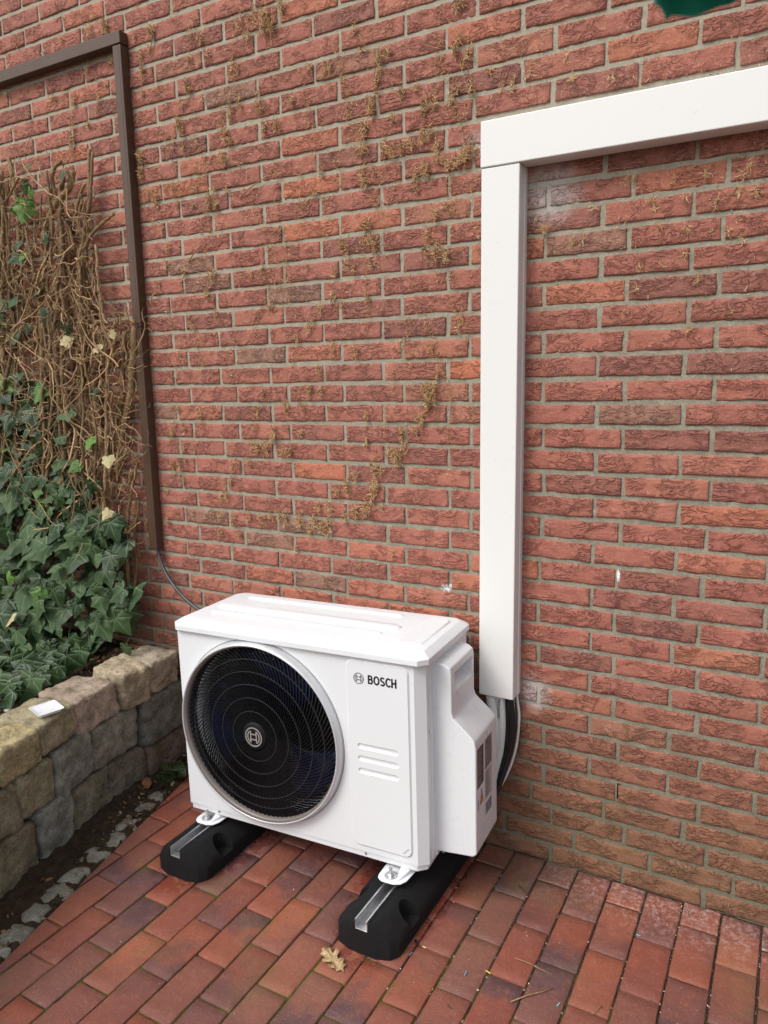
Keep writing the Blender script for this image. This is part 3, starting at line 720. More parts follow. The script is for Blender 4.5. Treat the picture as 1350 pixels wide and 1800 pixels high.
# ================================================================== RUBBER FEET
def foot(x, label):
    root = tag(empty('rubber_support', (x, -.30, 0)), label, 'mounting foot', 'rubber feet under the outdoor unit')
    b = MB(); L = .2855; hwid = .095
    # plan outline with bulging ends, cross section with sloping shoulders
    ys = [(-L - .014, .040, .060), (-L - .002, .078, .086), (-L + .022, .094, .094), (-L + .05, .095, .095)]
    ys += [(-L + .05 + k * (2 * L - .1) / 14, .095, .095) for k in range(1, 14)]
    ys += [(L - .05, .095, .095), (L - .02, .094, .094), (L, .080, .08)]
    vs = []; fs = []
    for (y, wd, _) in ys:
        k = wd / .095
        prof = [(-hwid*k, .0), (-hwid*k, .040), (-.088*k, .056), (-.050*k, .088), (-.040*k, .093), (.040*k, .093), (.050*k, .088), (.088*k, .056), (hwid*k, .040), (hwid*k, .0)]
        vs += [(px_, y, pz) for px_, pz in prof]
    n = 10
    for j in range(len(ys) - 1):
        for i in range(n):
            i2 = (i + 1) % n; fs.append((j*n+i, j*n+i2, (j+1)*n+i2, (j+1)*n+i))
    fs += [tuple(range(n))[::-1], tuple(range((len(ys)-1)*n, len(ys)*n))]
    b.add(vs, fs); blk = b.mesh('block_src')
    src = link('tmp', blk)
    cut = MB()
    def ell(cx, cy, cz, a, b_, c_):
        vs = []; fs = []; m1, m2 = 8, 16
        for i in range(m1 + 1):
            ph = math.pi * i / m1
            for k in range(m2):
                th = 2*math.pi*k/m2; vs.append((cx + a*math.sin(ph)*math.cos(th), cy + b_*math.sin(ph)*math.sin(th), cz + c_*math.cos(ph)))
        for i in range(m1):
            for k in range(m2): fs.append((i*m2+k, i*m2+(k+1)%m2, (i+1)*m2+(k+1)%m2, (i+1)*m2+k))
        cut.add(vs, fs)
    cu = MB()
    for sx in (-1, 1):
        for yy in (-.175, .165):
            cu.cyl((sx * .080, yy, .034), .031, .09, 22)
    cu.box((-.0205, -.33, .066), (.0205, .33, .12))
    cu.box((-.030, -.40, .045), (.030, -.2995, .048))
    co = link('tmp2', cu.mesh('cut'))
    m = src.modifiers.new('b', 'BOOLEAN'); m.operation = 'DIFFERENCE'; m.object = co; m.solver = 'EXACT'
    dg = bpy.context.evaluated_depsgraph_get(); me = bpy.data.meshes.new_from_object(src.evaluated_get(dg))
    bpy.data.objects.remove(src); bpy.data.objects.remove(co)
    me.name = 'rubber_block'; me.materials.clear()
    o = link('rubber_block', me, M_RUBBER, root); me.shade_smooth()
    mb = o.modifiers.new('bevel', 'BEVEL'); mb.width = .0045; mb.segments = 2; mb.limit_method = 'ANGLE'; mb.angle_limit = math.radians(30); mb.harden_normals = True
    b = MB(); w_ = .0190; t_ = .0024; z0, z1 = .068, .0985; y0, y1 = -.298, .27
    b.box((-w_, y0, z0), (w_, y1, z0 + t_)); b.box((-w_, y0, z0), (-w_ + t_, y1, z1)); b.box((w_ - t_, y0, z0), (w_, y1, z1))
    b.box((-w_, y0, z1 - t_), (-w_ + .0055, y1, z1)); b.box((w_ - .0055, y0, z1 - t_), (w_, y1, z1))
    b.obj('channel_rail', M_ZINC, root, bevel=.0006, seg=1)
    return root
foot(.382, 'black rubber foot with steel channel under the fan side, near the stone wall')
foot(1.036, 'black rubber foot with steel channel under the lettered panel side')

# ================================================================== OUTDOOR UNIT
UY = .047
unit = tag(empty('outdoor_unit', (.292, -.436, .120), (0, -.012, UY)), 'white outdoor heat pump unit with large round black fan grille on two rubber feet', 'heat pump')
W_, D_, H_ = .842, .334, .618
FC = (.301, .318); FR = .274
# casing: front plate with a round hole, chamfered right corner, pleated side, back
bm = bmesh.new()
Zt = H_; z0 = .018
outer = [(0.006, z0), (.812, z0), (.812, Zt), (.006, Zt)]
segs = 72
def loop(pts, y):
    vs = [bm.verts.new((x, y, z)) for x, z in pts]; es = []
    for i in range(len(vs)): es.append(bm.edges.new((vs[i], vs[(i+1) % len(vs)])))
    return vs, es
ov, oe = loop(outer, 0); cv, ce = loop([(FC[0] + FR*math.cos(2*math.pi*k/segs), FC[1] + FR*math.sin(2*math.pi*k/segs)) for k in range(segs)], 0)
bmesh.ops.triangle_fill(bm, use_beauty=True, edges=oe + ce)
inn = [bm.verts.new((v.co.x, .045, v.co.z)) for v in cv]
for i in range(segs): bm.faces.new((cv[i], cv[(i+1) % segs], inn[(i+1) % segs], inn[i]))
foot_ = [(.812, 0), (.838, .022), (.838, .034), (.8355, .037), (.8355, .046), (.839, .049), (.839, .062), (.8365, .064), (.8365, .068), (W_, .071), (W_, D_ - .012), (W_ - .012, D_), (.012, D_), (0, D_ - .012), (0, .006), (.006, 0)]
lo = [bm.verts.new((x, y, z0)) if i not in (0, 15) else (ov[1] if i == 0 else ov[0]) for i, (x, y) in enumerate(foot_)]
hi = [bm.verts.new((x, y, Zt)) if i not in (0, 15) else (ov[2] if i == 0 else ov[3]) for i, (x, y) in enumerate(foot_)]
for i in range(15): bm.faces.new((lo[i], lo[i+1], hi[i+1], hi[i]))
bm.faces.new(lo)
bmesh.ops.recalc_face_normals(bm, faces=bm.faces)
me = bpy.data.meshes.new('casing'); bm.to_mesh(me); bm.free()
o = link('casing', me, M_WHITE, unit)
# base pan below the casing
b = MB(); b.prism([(.010, .003), (.808, .003), (.832, .024), (.832, D_ - .01), (.010, D_ - .01)], -.001, .0175); b.obj('base_pan', M_WHITE, unit, bevel=.002)
# lid
b = MB()
def ringz(ox, z, ch): 
    x0, x1, y0, y1 = -.012 + ox, .853 - ox, -.014 + ox, D_ + .010 - ox
    return [(x0 + ch, y0, z), (x1 - ch, y0, z), (x1, y0 + ch, z), (x1, y1 - ch, z), (x1 - ch, y1, z), (x0 + ch, y1, z), (x0, y1 - ch, z), (x0, y0 + ch, z)]
rs = [ringz(.003, .606, .022), ringz(0, .608, .024), ringz(0, .624, .024), ringz(.004, .627, .024), ringz(.022, .6385, .020), ringz(.034, .6410, .018)]
vs = [p for r_ in rs for p in r_]; n = 8
fs = [(j*n+i, j*n+(i+1) % n, (j+1)*n+(i+1) % n, (j+1)*n+i) for j in range(len(rs)-1) for i in range(n)] + [tuple(range((len(rs)-1)*n, len(rs)*n)), tuple(range(n))[::-1]]
b.add(vs, fs); lid = b.obj('lid', M_LID, unit, bevel=.0022, seg=2, ang=12)
def bead(x0, y0, x1, y1, z, w2, h, parent, mat, name='raised_bead', plane='z'):
    # long raised bead with a rounded section
    d = Vector((x1-x0, y1-y0, 0)); L = d.length; d.normalize(); s_ = Vector((-d.y, d.x, 0)); b = MB(); n = 7; rows = []
    for (t, k) in [(-w2, .05), (-w2*.6, .75), (0, 1), (L, 1), (L + w2*.6, .75), (L + w2, .05)]:
        rows.append([(Vector((x0, y0, 0)) + d*t + s_*(w2*k*math.cos(math.pi*i/(n-1)))) + Vector((0, 0, z + h*k*math.sin(math.pi*i/(n-1)) - .0005)) for i in range(n)])
    vs = [p for r_ in rows for p in r_]
    if plane == 'y': vs = [Vector((p.x, -(p.z - z) + 0, p.y)) + Vector((0, z, 0)) for p in vs]
    b.add(vs, [(j*n+i, j*n+i+1, (j+1)*n+i+1, (j+1)*n+i) for j in range(len(rows)-1) for i in range(n-1)])
    return b.obj(name, mat, parent, smooth=True)
ZL = .6410
bead(.095, .270, .650, .270, ZL, .012, .0060, lid, M_LID)
bead(.075, .100, .660, .100, ZL, .012, .0060, lid, M_LID)
# broad raised field between the beads
b = MB(); f0 = [(.045, .150), (.06, .135), (.685, .135), (.700, .150), (.700, .178), (.685, .190), (.075, .190), (.045, .178)]
def field(b, pts, z, h, ins):
    n = len(pts); cx = sum(p[0] for p in pts)/n; cy = sum(p[1] for p in pts)/n
    def sh(p): 
        dx, dy = p[0]-cx, p[1]-cy; return (p[0] - (ins if dx > 0 else -ins), p[1] - (ins if dy > 0 else -ins))
    b.add([(x, y, z - .001) for x, y in pts] + [(sh(p)[0], sh(p)[1], z + h) for p in pts], [(i, (i+1) % n, n+(i+1) % n, n+i) for i in range(n)] + [tuple(range(n, 2*n))])
field(b, f0, ZL, .0058, .007); b.obj('raised_field', M_LID, lid, bevel=.0015)
b = MB(); field(b, [(.735, .045), (.80, .045), (.815, .06), (.815, .275), (.80, .29), (.745, .29), (.735, .28)], ZL, .0050, .006); b.obj('raised_field', M_LID, lid, bevel=.0015)
# water drops on lid and front
b = MB(); r = random.Random(3)
def drop(c, rad, nrm='z'):
    m = 7; vs = [c]; 
    ring1 = [(c[0] + rad*math.cos(2*math.pi*k/m), c[1] + rad*math.sin(2*math.pi*k/m)) for k in range(m)]
    if nrm == 'z':
        b.add([(x, y, c[2]) for x, y in ring1] + [(c[0] + (x-c[0])*.6, c[1] + (y-c[1])*.6, c[2] + rad*.45) for x, y in ring1] + [(c[0], c[1], c[2] + rad*.55)],
              [(k, (k+1) % m, m+(k+1) % m, m+k) for k in range(m)] + [(m+k, m+(k+1) % m, 2*m) for k in range(m)])
    else:
        b.add([(x, c[2], y) for x, y in ring1] + [(c[0] + (x-c[0])*.6, c[2] - rad*.45, c[1] + (y-c[1])*.6) for x, y in ring1] + [(c[0], c[2] - rad*.55, c[1])],
              [(k, (k+1) % m, m+(k+1) % m, m+k) for k in range(m)] + [(m+k, m+(k+1) % m, 2*m) for k in range(m)])
for _ in range(520):
    x, y = r.uniform(.03, .81), r.uniform(.026, .30); drop((x, y, ZL - .0002), r.uniform(.0007, .0022))
for _ in range(170):
    x = r.uniform(.0, .83); z_ = H_ - .022 - abs(r.gauss(0, .03)); drop((x, z_, -.0001), r.uniform(.0005, .0014), 'y')
nd = N('water'); nd.b.inputs['IOR'].default_value = 1.33
M_WATER = nd.done((.70, .72, .735), .04)
tag(b.obj('water_drops', M_WATER, unit, smooth=True), kind='stuff')
# front service panel, proud with a soft rim
def rrect(x0, x1, z0_, z1_, rad, n=6):
    o_ = []
    for cx, cz, a0 in ((x1-rad, z0_+rad, -90), (x1-rad, z1_-rad, 0), (x0+rad, z1_-rad, 90), (x0+rad, z0_+rad, 180)):
        for k in range(n + 1): a = math.radians(a0 + 90*k/n); o_.append((cx + rad*math.cos(a), cz + rad*math.sin(a)))
    return o_
def plate(name, x0, x1, z0_, z1_, rad, y0, y1, slope, mat, parent, bev=0.0015):
    A_ = rrect(x0, x1, z0_, z1_, rad); B_ = rrect(x0+slope, x1-slope, z0_+slope, z1_-slope, max(.001, rad-slope*.8)); n = len(A_); b = MB()
    b.add([(x, y0, z) for x, z in A_] + [(x, y1, z) for x, z in B_], [(i, (i+1) % n, n+(i+1) % n, n+i) for i in range(n)] + [tuple(range(n, 2*n))])
    return b.obj(name, mat, parent, bevel=bev, seg=2, ang=20)
def grooved_panel():
    # proud plate with a soft rim and three grooves pressed into it
    bm = bmesh.new()
    def lp(pts, y): return [bm.verts.new((x, y, z)) for x, z in pts]
    def ring_(A_, B_): 
        n = len(A_)
        for i in range(n): bm.faces.new((A_[i], A_[(i+1) % n], B_[(i+1) % n], B_[i]))
    A_ = lp(rrect(.606, .800, .036, .600, .024), .001); B_ = lp(rrect(.6115, .7945, .0415, .5945, .0196), -.0045); ring_(A_, B_)
    es = [bm.edges.get((B_[i], B_[(i+1) % len(B_)])) for i in range(len(B_))]
    for z_ in (.346, .309, .272):
        H_ = lp(rrect(.637, .764, z_ - .0080, z_ + .0080, .0078), -.0045); F_ = lp(rrect(.640, .761, z_ - .0042, z_ + .0042, .0041), -.0008)
        for i in range(len(H_)): es.append(bm.edges.new((H_[i], H_[(i+1) % len(H_)])))
        ring_(H_, F_); bm.faces.new(F_)
    bmesh.ops.triangle_fill(bm, use_beauty=True, edges=es)
    bmesh.ops.recalc_face_normals(bm, faces=bm.faces)
    me = bpy.data.meshes.new('service_panel'); bm.to_mesh(me); bm.free()
    if sum(p.normal.y * p.area for p in me.polygons) > 0: me.flip_normals()
    o = link('service_panel', me, M_WHITE, unit); return o
panel = grooved_panel()
b = MB(); b.add([(.772, -.0046, .048), (.790, -.0046, .066), (.787, -.0068, .069), (.769, -.0068, .051)], [(0, 1, 2, 3)]); b.obj('corner_crease', M_WHITE, panel)
# emblem: ring with armature
def emblem(name, cx, cz, y, R_, mat, parent, lw, th=.0006, outline=False):
    b = MB()
    def arc(r0, r1, a0, a1, n):
        for k in range(n):
            p = math.radians(a0 + (a1-a0)*k/n); q_ = math.radians(a0 + (a1-a0)*(k+1)/n)
            b.prism([(cx + r0*math.cos(p), cz + r0*math.sin(p)), (cx + r1*math.cos(p), cz + r1*math.sin(p)), (cx + r1*math.cos(q_), cz + r1*math.sin(q_)), (cx + r0*math.cos(q_), cz + r0*math.sin(q_))], y, y - th, 'y')
    def bar(x0, x1, z0_, z1_): b.prism([(cx + x0*R_, cz + z0_*R_), (cx + x1*R_, cz + z0_*R_), (cx + x1*R_, cz + z1_*R_), (cx + x0*R_, cz + z1_*R_)], y, y - th, 'y')
    arc(R_*(1-lw), R_, 0, 360, 40)
    ri, ro = (.74 - lw)*R_, .74*R_
    arc(ri, ro, 123, 237, 12); arc(ri, ro, -57, 57, 12)
    h = .60
    bar(-.40, -.40 + lw, -h, h); bar(.40 - lw, .40, -h, h); bar(-.40 + lw, .40 - lw, .20, .20 + lw); bar(-.40 + lw, .40 - lw, -.20 - lw, -.20)
    return b.obj(name, mat, parent)
emblem('emblem', .648, .5455, -.0046, .0160, M_INK, panel, .10)
def strokes(name, items, x, z, y, lw, mat, parent, plane=lambda u, v, y: (u, y, v)):
    b = MB()
    for pts in items:
        closed = pts[0] == pts[-1]; P_ = [Vector(p) for p in (pts[:-1] if closed else pts)]; n = len(P_); Lf, Rt = [], []
        for i in range(n):
            pa = P_[i-1] if (i or closed) else P_[i]; pb = P_[(i+1) % n] if (i < n - 1 or closed) else P_[i]
            d1 = (P_[i] - pa); d2 = (pb - P_[i])
            d1 = d1.normalized() if d1.length > 1e-9 else d2.normalized(); d2 = d2.normalized() if d2.length > 1e-9 else d1
            t = (d1 + d2).normalized(); nrm = Vector((-t.y, t.x)); k = 1 / max(.5, nrm.dot(Vector((-d1.y, d1.x))))
            Lf.append(P_[i] + nrm * lw / 2 * k); Rt.append(P_[i] - nrm * lw / 2 * k)
        vs = [plane(x + p.x, z + p.y, y) for p in Lf] + [plane(x + p.x, z + p.y, y) for p in Rt]
        b.add(vs, [(i, (i+1) % n, n + (i+1) % n, n + i) for i in range(n if closed else n - 1)])
    return b.obj(name, mat, parent, fix=False)
def arcp(cx, cz, rx, rz, a0, a1, n=14): return [(cx + rx*math.cos(math.radians(a0 + (a1-a0)*k/n)), cz + rz*math.sin(math.radians(a0 + (a1-a0)*k/n))) for k in range(n + 1)]
lh, lwid = .0262, .0050; hl = lwid / 2; zt, zb_ = lh - hl, hl
def glyph(ch, x):
    if ch == 'B':
        w1 = .0090; m_ = lh * .525
        return [[(x + hl, 0), (x + hl, lh)], [(x + hl, zt)] + [(x + w1 + px_, pz) for px_, pz in arcp(0, (zt + m_) / 2, .0030, (zt - m_) / 2, 90, -90)] + [(x + hl, m_)], [(x + hl, m_)] + [(x + w1 + .0006 + px_, pz) for px_, pz in arcp(0, (zb_ + m_) / 2, .0038, (m_ - zb_) / 2, 90, -90)] + [(x + hl, zb_)]], .0170
    if ch == 'O': return [arcp(x + .0096, lh/2, .0072, lh/2 - hl + .0003, 0, 360, 26)], .0203
    if ch == 'S': return [arcp(x + .0076, lh*.73, .0050, lh*.27 - hl + .0002, 25, 180, 8) + [(x + .0030, lh*.64)] + [(x + .0055, lh*.55), (x + .0100, lh*.45), (x + .0124, lh*.36)] + arcp(x + .0074, lh*.27, .0052, lh*.27 - hl + .0002, 0, -155, 8)], .0163
    if ch == 'C': return [arcp(x + .0094, lh/2, .0072, lh/2 - hl + .0003, 42, 318, 22)], .0172
    return [[(x + hl, 0), (x + hl, lh)], [(x + .0135, 0), (x + .0135, lh)], [(x + hl, lh/2), (x + .0135, lh/2)]], .016
its = []; x_c = 0
for ch in 'BOSCH': g_, adv = glyph(ch, x_c); its += g_; x_c += adv
strokes('lettering', its, .6765, .5335, -.0049, lwid, M_INK, panel)
# fan ring
b = MB(); b.lathe([(.2885, .001), (.2870, -.006), (.2830, -.0215), (.2800, -.0250), (.2775, -.0252), (.2757, -.0240), (.2757, .030), (.2790, .030)], (FC[0], 0, FC[1]), 96)
ringo = b.obj('fan_ring', M_RING, unit, smooth=True)
b = MB(); b.lathe([(.2757, -.0240), (.2690, -.0100), (.2680, .0280), (.2757, .0280)], (FC[0], 0, FC[1]), 96); b.obj('inner_bevel', m_plain('bevel_painted_reflection', (.17, .145, .135), .4, var=.0, bump=.0), ringo, smooth=True)  # brownish brick reflection on the ring's inner side put into the base colour
b = MB(); b.lathe([(.2895, .0005), (.2905, .0005), (.2905, -.0008), (.2895, -.0008)], (FC[0], 0, FC[1]), 96); b.obj('ring_gap_shade', M_INK, ringo)  # solid dark ring standing in for the shade line round the fan ring
# interior
b = MB(); b.lathe([(.2705, .020), (.2660, .05), (.2600, .11), (.2640, .11), (.2720, .05)], (FC[0], 0, FC[1]), 64); b.obj('fan_shroud', M_SHROUD, unit, smooth=True)
b = MB(); b.box((.01, .290, .02), (.60, .300, .60)); b.box((.600, .05, .02), (.605, .30, .60)); b.box((.012, .112, .021), (.04, .118, .60)); b.obj('coil', M_COIL, unit)
fan = empty('fan'); fan.parent = unit; fan.location = (FC[0], .070, FC[1])
b = MB(); b.cyl((0, -.03, 0), .062, .07, 28, 'y'); b.obj('fan_hub', M_BLACKP, fan, bevel=.003)
def blade(a0):
    b = MB(); nr, na = 7, 8
    for i in range(nr + 1):
        rr = .055 + (.250 - .055) * i / nr; sweep = .25 * (i / nr); wid = .62 + .34 * (i / nr)
        for k in range(na + 1):
            t = k / na - .5; a = a0 + sweep + wid * t * 1.5; b.v.append((rr*math.cos(a), -.030*(t*2)*(1 - .3*i/nr) + .01*t*t*4, rr*math.sin(a)))
    b.f = [(j*(na+1)+k, j*(na+1)+k+1, (j+1)*(na+1)+k+1, (j+1)*(na+1)+k) for j in range(nr) for k in range(na)]
    o = b.obj('fan_blade', M_NAVY, fan, smooth=True, fix=False); m = o.modifiers.new('solid', 'SOLIDIFY'); m.thickness = .003; return o
for k in range(3): blade(math.radians(-62 + 120*k))
# grille
gr = empty('fan_grille'); gr.parent = unit; gr.location = (FC[0], 0, FC[1])
def gy(r_): return -.020 - .010 * (1 - (r_ / .27) ** 2) + (.016 * max(0, (r_ - .20) / .07) ** 1.6 if r_ > .2 else 0)
b = MB(); pts = []; nseg = 16
for i in range(nseg + 1):
    t = i / nseg; rr = .046 + (.2695 - .046) * t; a = 1.10 * t ** .95 
    pts.append((rr, a))
vs = []; fs = []
for i, (rr, a) in enumerate(pts):
    th = .0008 + .0003 * i / nseg; dp = .0068
    ca, sa = math.cos(a), math.sin(a)
    # ribbon direction is roughly tangential across
    j = min(i, nseg - 1); r2, a2 = pts[j+1]; r1, a1 = pts[j]
    tx = r2*math.cos(a2) - r1*math.cos(a1); tz = r2*math.sin(a2) - r1*math.sin(a1); L = math.hypot(tx, tz); nx_, nz_ = -tz/L, tx/L
    y = gy(rr)
    vs += [(rr*ca + nx_*th, y, rr*sa + nz_*th), (rr*ca - nx_*th, y, rr*sa - nz_*th), (rr*ca - nx_*th, y + dp, rr*sa - nz_*th), (rr*ca + nx_*th, y + dp, rr*sa + nz_*th)]
for i in range(nseg):
    for k in range(4): fs.append((i*4+k, i*4+(k+1) % 4, (i+1)*4+(k+1) % 4, (i+1)*4+k))
fs += [(0, 1, 2, 3), tuple(nseg*4 + k for k in (3, 2, 1, 0))]
b.add(vs, fs); rib = b.mesh('rib'); rib.materials.append(M_BLACKP)
for k in range(104): link('rib', rib, None, gr, (0, 0, 0), (0, 2*math.pi*k/104, 0))
for rr in (.078, .119, .160, .199, .235):
    b = MB(); y = gy(rr) - .0004; b.lathe([(rr - .0009, y), (rr + .0009, y), (rr + .0009, y + .004), (rr - .0009, y + .004)], (0, 0, 0), 72)
    b.obj('hoop', M_BLACKG, gr)
b = MB(); b.lathe([(.0, -.0335), (.037, -.0328), (.043, -.0300), (.0455, -.024), (.0455, -.016), (.0, -.016)], (0, 0, 0), 48, closed=False); b.obj('hub_cap', m_plain('matt_black_hub', (.006, .006, .007), .62, var=.0, bump=.0, spec=.2), gr, smooth=True)
emblem('hub_emblem', 0, 0, -.0336, .0305, M_BADGE, gr, .13, .0010)
# screws
def screw(x, y, z, axis, parent, r_=.0042):
    b = MB(); b.cyl((x, y, z), r_, -.0025 if axis == 'y' else .0025, 12, axis, r_*.7)
    if axis == 'y': b.box((x - r_*.7, y - .0030, z - .0006), (x + r_*.7, y - .0020, z + .0006))
    else: b.box((x + .0020, y - .0006, z - r_*.7), (x + .0030, y + .0006, z + r_*.7))
    return b.obj('screw', M_SCREW, parent, smooth=False)
for x in (.119, .647): screw(x, .003, .0105, 'y', unit, .0038)
screw(.8415, .078, .460, 'x', unit); 
b = MB(); b.box((.8375, .040, .395), (.8405, .058, .409)); b.obj('side_clip', M_WHITE, unit, bevel=.001)
# valve cover on the right side
cover = empty('valve_cover'); cover.parent = unit; cover.location = (W_ - .002, 0, 0)
bm = bmesh.new(); ya, yb = .074, .258
prof = [(0, .592), (.030, .588), (.046, .578), (.049, .563), (.049, .452), (.054, .436), (.104, .392), (.114, .378), (.117, .360), (.117, .046), (.106, .037), (.030, .030), (0, .030)]
nprof = len(prof)
def cy(i): return 0
fr = [bm.verts.new((x, ya + (.0 if x > .001 else -.002), z)) for x, z in prof]
bk = [bm.verts.new((x, yb, z)) for x, z in prof]
bm.faces.new(fr[::-1]); bm.faces.new(bk)
for i in range(nprof - 1):
    if i == 3: continue
    bm.faces.new((fr[i], fr[i+1], bk[i+1], bk[i]))
# grip recess in the outer face of the narrow part
x_ = .049; hz0, hz1, hy0, hy1 = .500, .566, .100, .240
hz1 = .5600
q = [bm.verts.new((x_, hy0, hz0 + .006)), bm.verts.new((x_, hy1, hz0 + .002)), bm.verts.new((x_, hy1, hz1 - .001)), bm.verts.new((x_, hy0, hz1 - .001))]
ot = [fr[4], bk[4], bk[3], fr[3]]
for k in range(4): bm.faces.new((ot[k], ot[(k+1) % 4], q[(k+1) % 4], q[k]))
q2 = [bm.verts.new((x_ - .040, hy0 + .014, hz0 + .026)), bm.verts.new((x_ - .040, hy1 - .012, hz0 + .026)), bm.verts.new((x_ - .040, hy1 - .012, hz1 - .006)), bm.verts.new((x_ - .040, hy0 + .014, hz1 - .006))]
for k in range(4): bm.faces.new((q[k], q[(k+1) % 4], q2[(k+1) % 4], q2[k]))
bm.faces.new(q2)
bmesh.ops.recalc_face_normals(bm, faces=bm.faces)
me = bpy.data.meshes.new('cover_shell'); bm.to_mesh(me); bm.free(); me.shade_smooth()
o = link('cover_shell', me, M_COVER, cover); m = o.modifiers.new('bevel', 'BEVEL'); m.width = .0075; m.segments = 3; m.limit_method = 'ANGLE'; m.angle_limit = math.radians(24); m.harden_normals = True
screw(.0185, .0735, .030, 'y', cover)
# labels on the cover (flat print)
def lab(name, y0, y1, z0_, z1_, mat, x=.1172):
    b = MB(); b.add([(x, y0, z0_), (x, y1, z0_), (x, y1, z1_), (x, y0, z1_)], [(0, 1, 2, 3)]); return b.obj(name, mat, cover, fix=False)
lab('rating_label', .068 + .017, .128 + .010, .236, .352, M_DARKLAB)
lab('wiring_label', .150, .210, .262, .352, M_GREYLAB)
lab('data_label', .150, .210, .170, .258, M_LIGHTLAB)
lab('barcode_label', .148, .214, .112, .168, M_WLAB)
lab('warning_label', .084, .138, .168, .232, M_WLAB, .11715)
b = MB(); r = random.Random(9); xx = .1176
for k in range(13):
    y = .153 + k * .0042; b.add([(xx, y, .122), (xx, y + r.uniform(.0010, .0030), .122), (xx, y + r.uniform(.0010, .0030), .160), (xx, y, .160)], [(0, 1, 2, 3)])
b.obj('barcode', M_INK, cover, fix=False)
b = MB()
for k in range(22): 
    z_ = .243 + k * .0048; b.add([(xx, .088, z_), (xx, .088 + r.uniform(.02, .046), z_), (xx, .088 + r.uniform(.02, .046), z_ + .0012), (xx, .088, z_ + .0012)], [(0, 1, 2, 3)])
b.obj('printed_lines', M_LIGHTLAB, cover, fix=False)
b = MB()
for z_ in (.348, .316, .262): b.add([(xx, .086, z_), (xx, .137, z_), (xx, .137, z_ + .004), (xx, .086, z_ + .004)], [(0, 1, 2, 3)])
for k in range(16):
    z_ = .176 + k * .005; a = .152; b.add([(xx, a, z_), (xx, a + r.uniform(.02, .05), z_), (xx, a + r.uniform(.02, .05), z_ + .0014), (xx, a, z_ + .0014)], [(0, 1, 2, 3)])
for k in range(26):
    y = r.uniform(.153, .198); z_ = r.uniform(.268, .342); s_ = r.uniform(.003, .009); b.add([(xx, y, z_), (xx, y + s_, z_), (xx, y + s_, z_ + .0016), (xx, y, z_ + .0016)], [(0, 1, 2, 3)])
b.obj('printed_lines', M_INK, cover, fix=False)
b = MB(); b.add([(xx, .104, .180), (xx, .134, .180), (xx, .119, .226)], [(0, 1, 2)]); b.obj('warning_border', M_INK, cover, fix=False)
b = MB(); b.add([(xx + .0004, .1085, .184), (xx + .0004, .1295, .184), (xx + .0004, .119, .217)], [(0, 1, 2)]); b.obj('warning_triangle', M_YEL, cover, fix=False)
b = MB(); b.add([(xx + .0008, .1175, .190), (xx + .0008, .1215, .190), (xx + .0008, .1225, .205), (xx + .0008, .1165, .203)], [(0, 1, 2, 3)])
for k in range(7): b.add([(xx, .088, .172 + k*.0045), (xx, .088 + r.uniform(.006, .011), .172 + k*.0045), (xx, .097, .174 + k*.0045), (xx, .088, .174 + k*.0045)], [(0, 1, 2, 3)])
b.obj('warning_print', M_INK, cover, fix=False)
# mounting brackets with stud, nut and washer, front and back
for (bx, by, rot_) in ((.077, -.007, 0), (.738, -.022, 0), (.075, D_ + .015, math.pi), (.745, D_ + .02, math.pi)):
    br = empty('mounting_bracket'); br.parent = unit; br.location = (bx, by, -.018); br.rotation_euler = (0, 0, rot_)
    b = MB(); pts = [(.056, .050), (-.034, .050), (-.034, -.004)] + [(-.006 + .028*math.cos(math.radians(a)), -.008 + .024*math.sin(math.radians(a))) for a in (180, 205, 230, 255)] + [(.020, -.031), (.040, -.022), (.050, -.004)]
    b.prism(pts[::-1], -.001, .0016); b.obj('bracket_plate', M_WHITE, br, bevel=.0006, seg=1)
    b = MB(); b.add([(.026, -.020, .0016), (.056, .050, .0016), (.056, .050, .019), (.034, .026, .019), (.020, .026, .019), (.020, -.004, .0016)], [(0, 1, 2, 3), (0, 3, 4, 5)]); b.obj('bracket_web', M_WHITE, br)
    b = MB(); b.cyl((0, 0, .0016), .0185, .0016, 28); b.obj('washer', M_ZINC, br)
    b = MB(); b.cyl((0, 0, .0032), .0098, .0075, 6); b.obj('nut', M_ZINC, br, bevel=.0008, seg=1)
    b = MB(); b.tube([(0, 0, .010), (0, 0, .030)], .0042, 10); [b.cyl((0, 0, .0115 + k*.0024), .0048, .0010, 10) for k in range(7)]; b.obj('threaded_stud', M_ZINC, br)

# ================================================================== IVY
ivy = tag(empty('ivy', (-.5, -.05, .42)), 'climbing ivy with cut back bare stems above and dense green leaves below', 'climbing plant')
IV = Vector((-.5, -.05, .42))
r = random.Random(21)
def wood_col(k=1): a = r.uniform(.7, 1.25) * k; return (.40 * a, .27 * a, .15 * a)
def wander(P_, amp, n=6, fr=18):
    out_ = curve_pts(P_, n); sx = r.random() * 99
    return [p + Vector((noise.noise(Vector((p.z * fr, sx, 0))), noise.noise(Vector((p.z * fr, sx, 9))) * .6, 0)) * amp for p in out_]
def stem(pxs, y0, y1, r0, r1, amp=.012, hairy=0, col=None):
    P_ = []
    for i, (px, py) in enumerate(pxs):
        t = i / (len(pxs) - 1); p = at_y(px, py, y0 + (y1 - y0) * t); P_.append(p - IV)
    pts = wander(P_, amp); n = len(pts); b = MB(); rad = []
    for i in range(n):
        t = i / (n - 1); rad.append((r0 + (r1 - r0) * t) * (1 + .22 * noise.noise(Vector((i * .7, r0 * 999, 3)))))
    b.tube(pts, rad, 7, col or wood_col()); b.obj('stem', M_WOOD, ivy, smooth=True)
    return pts, rad
HAIR = MB()
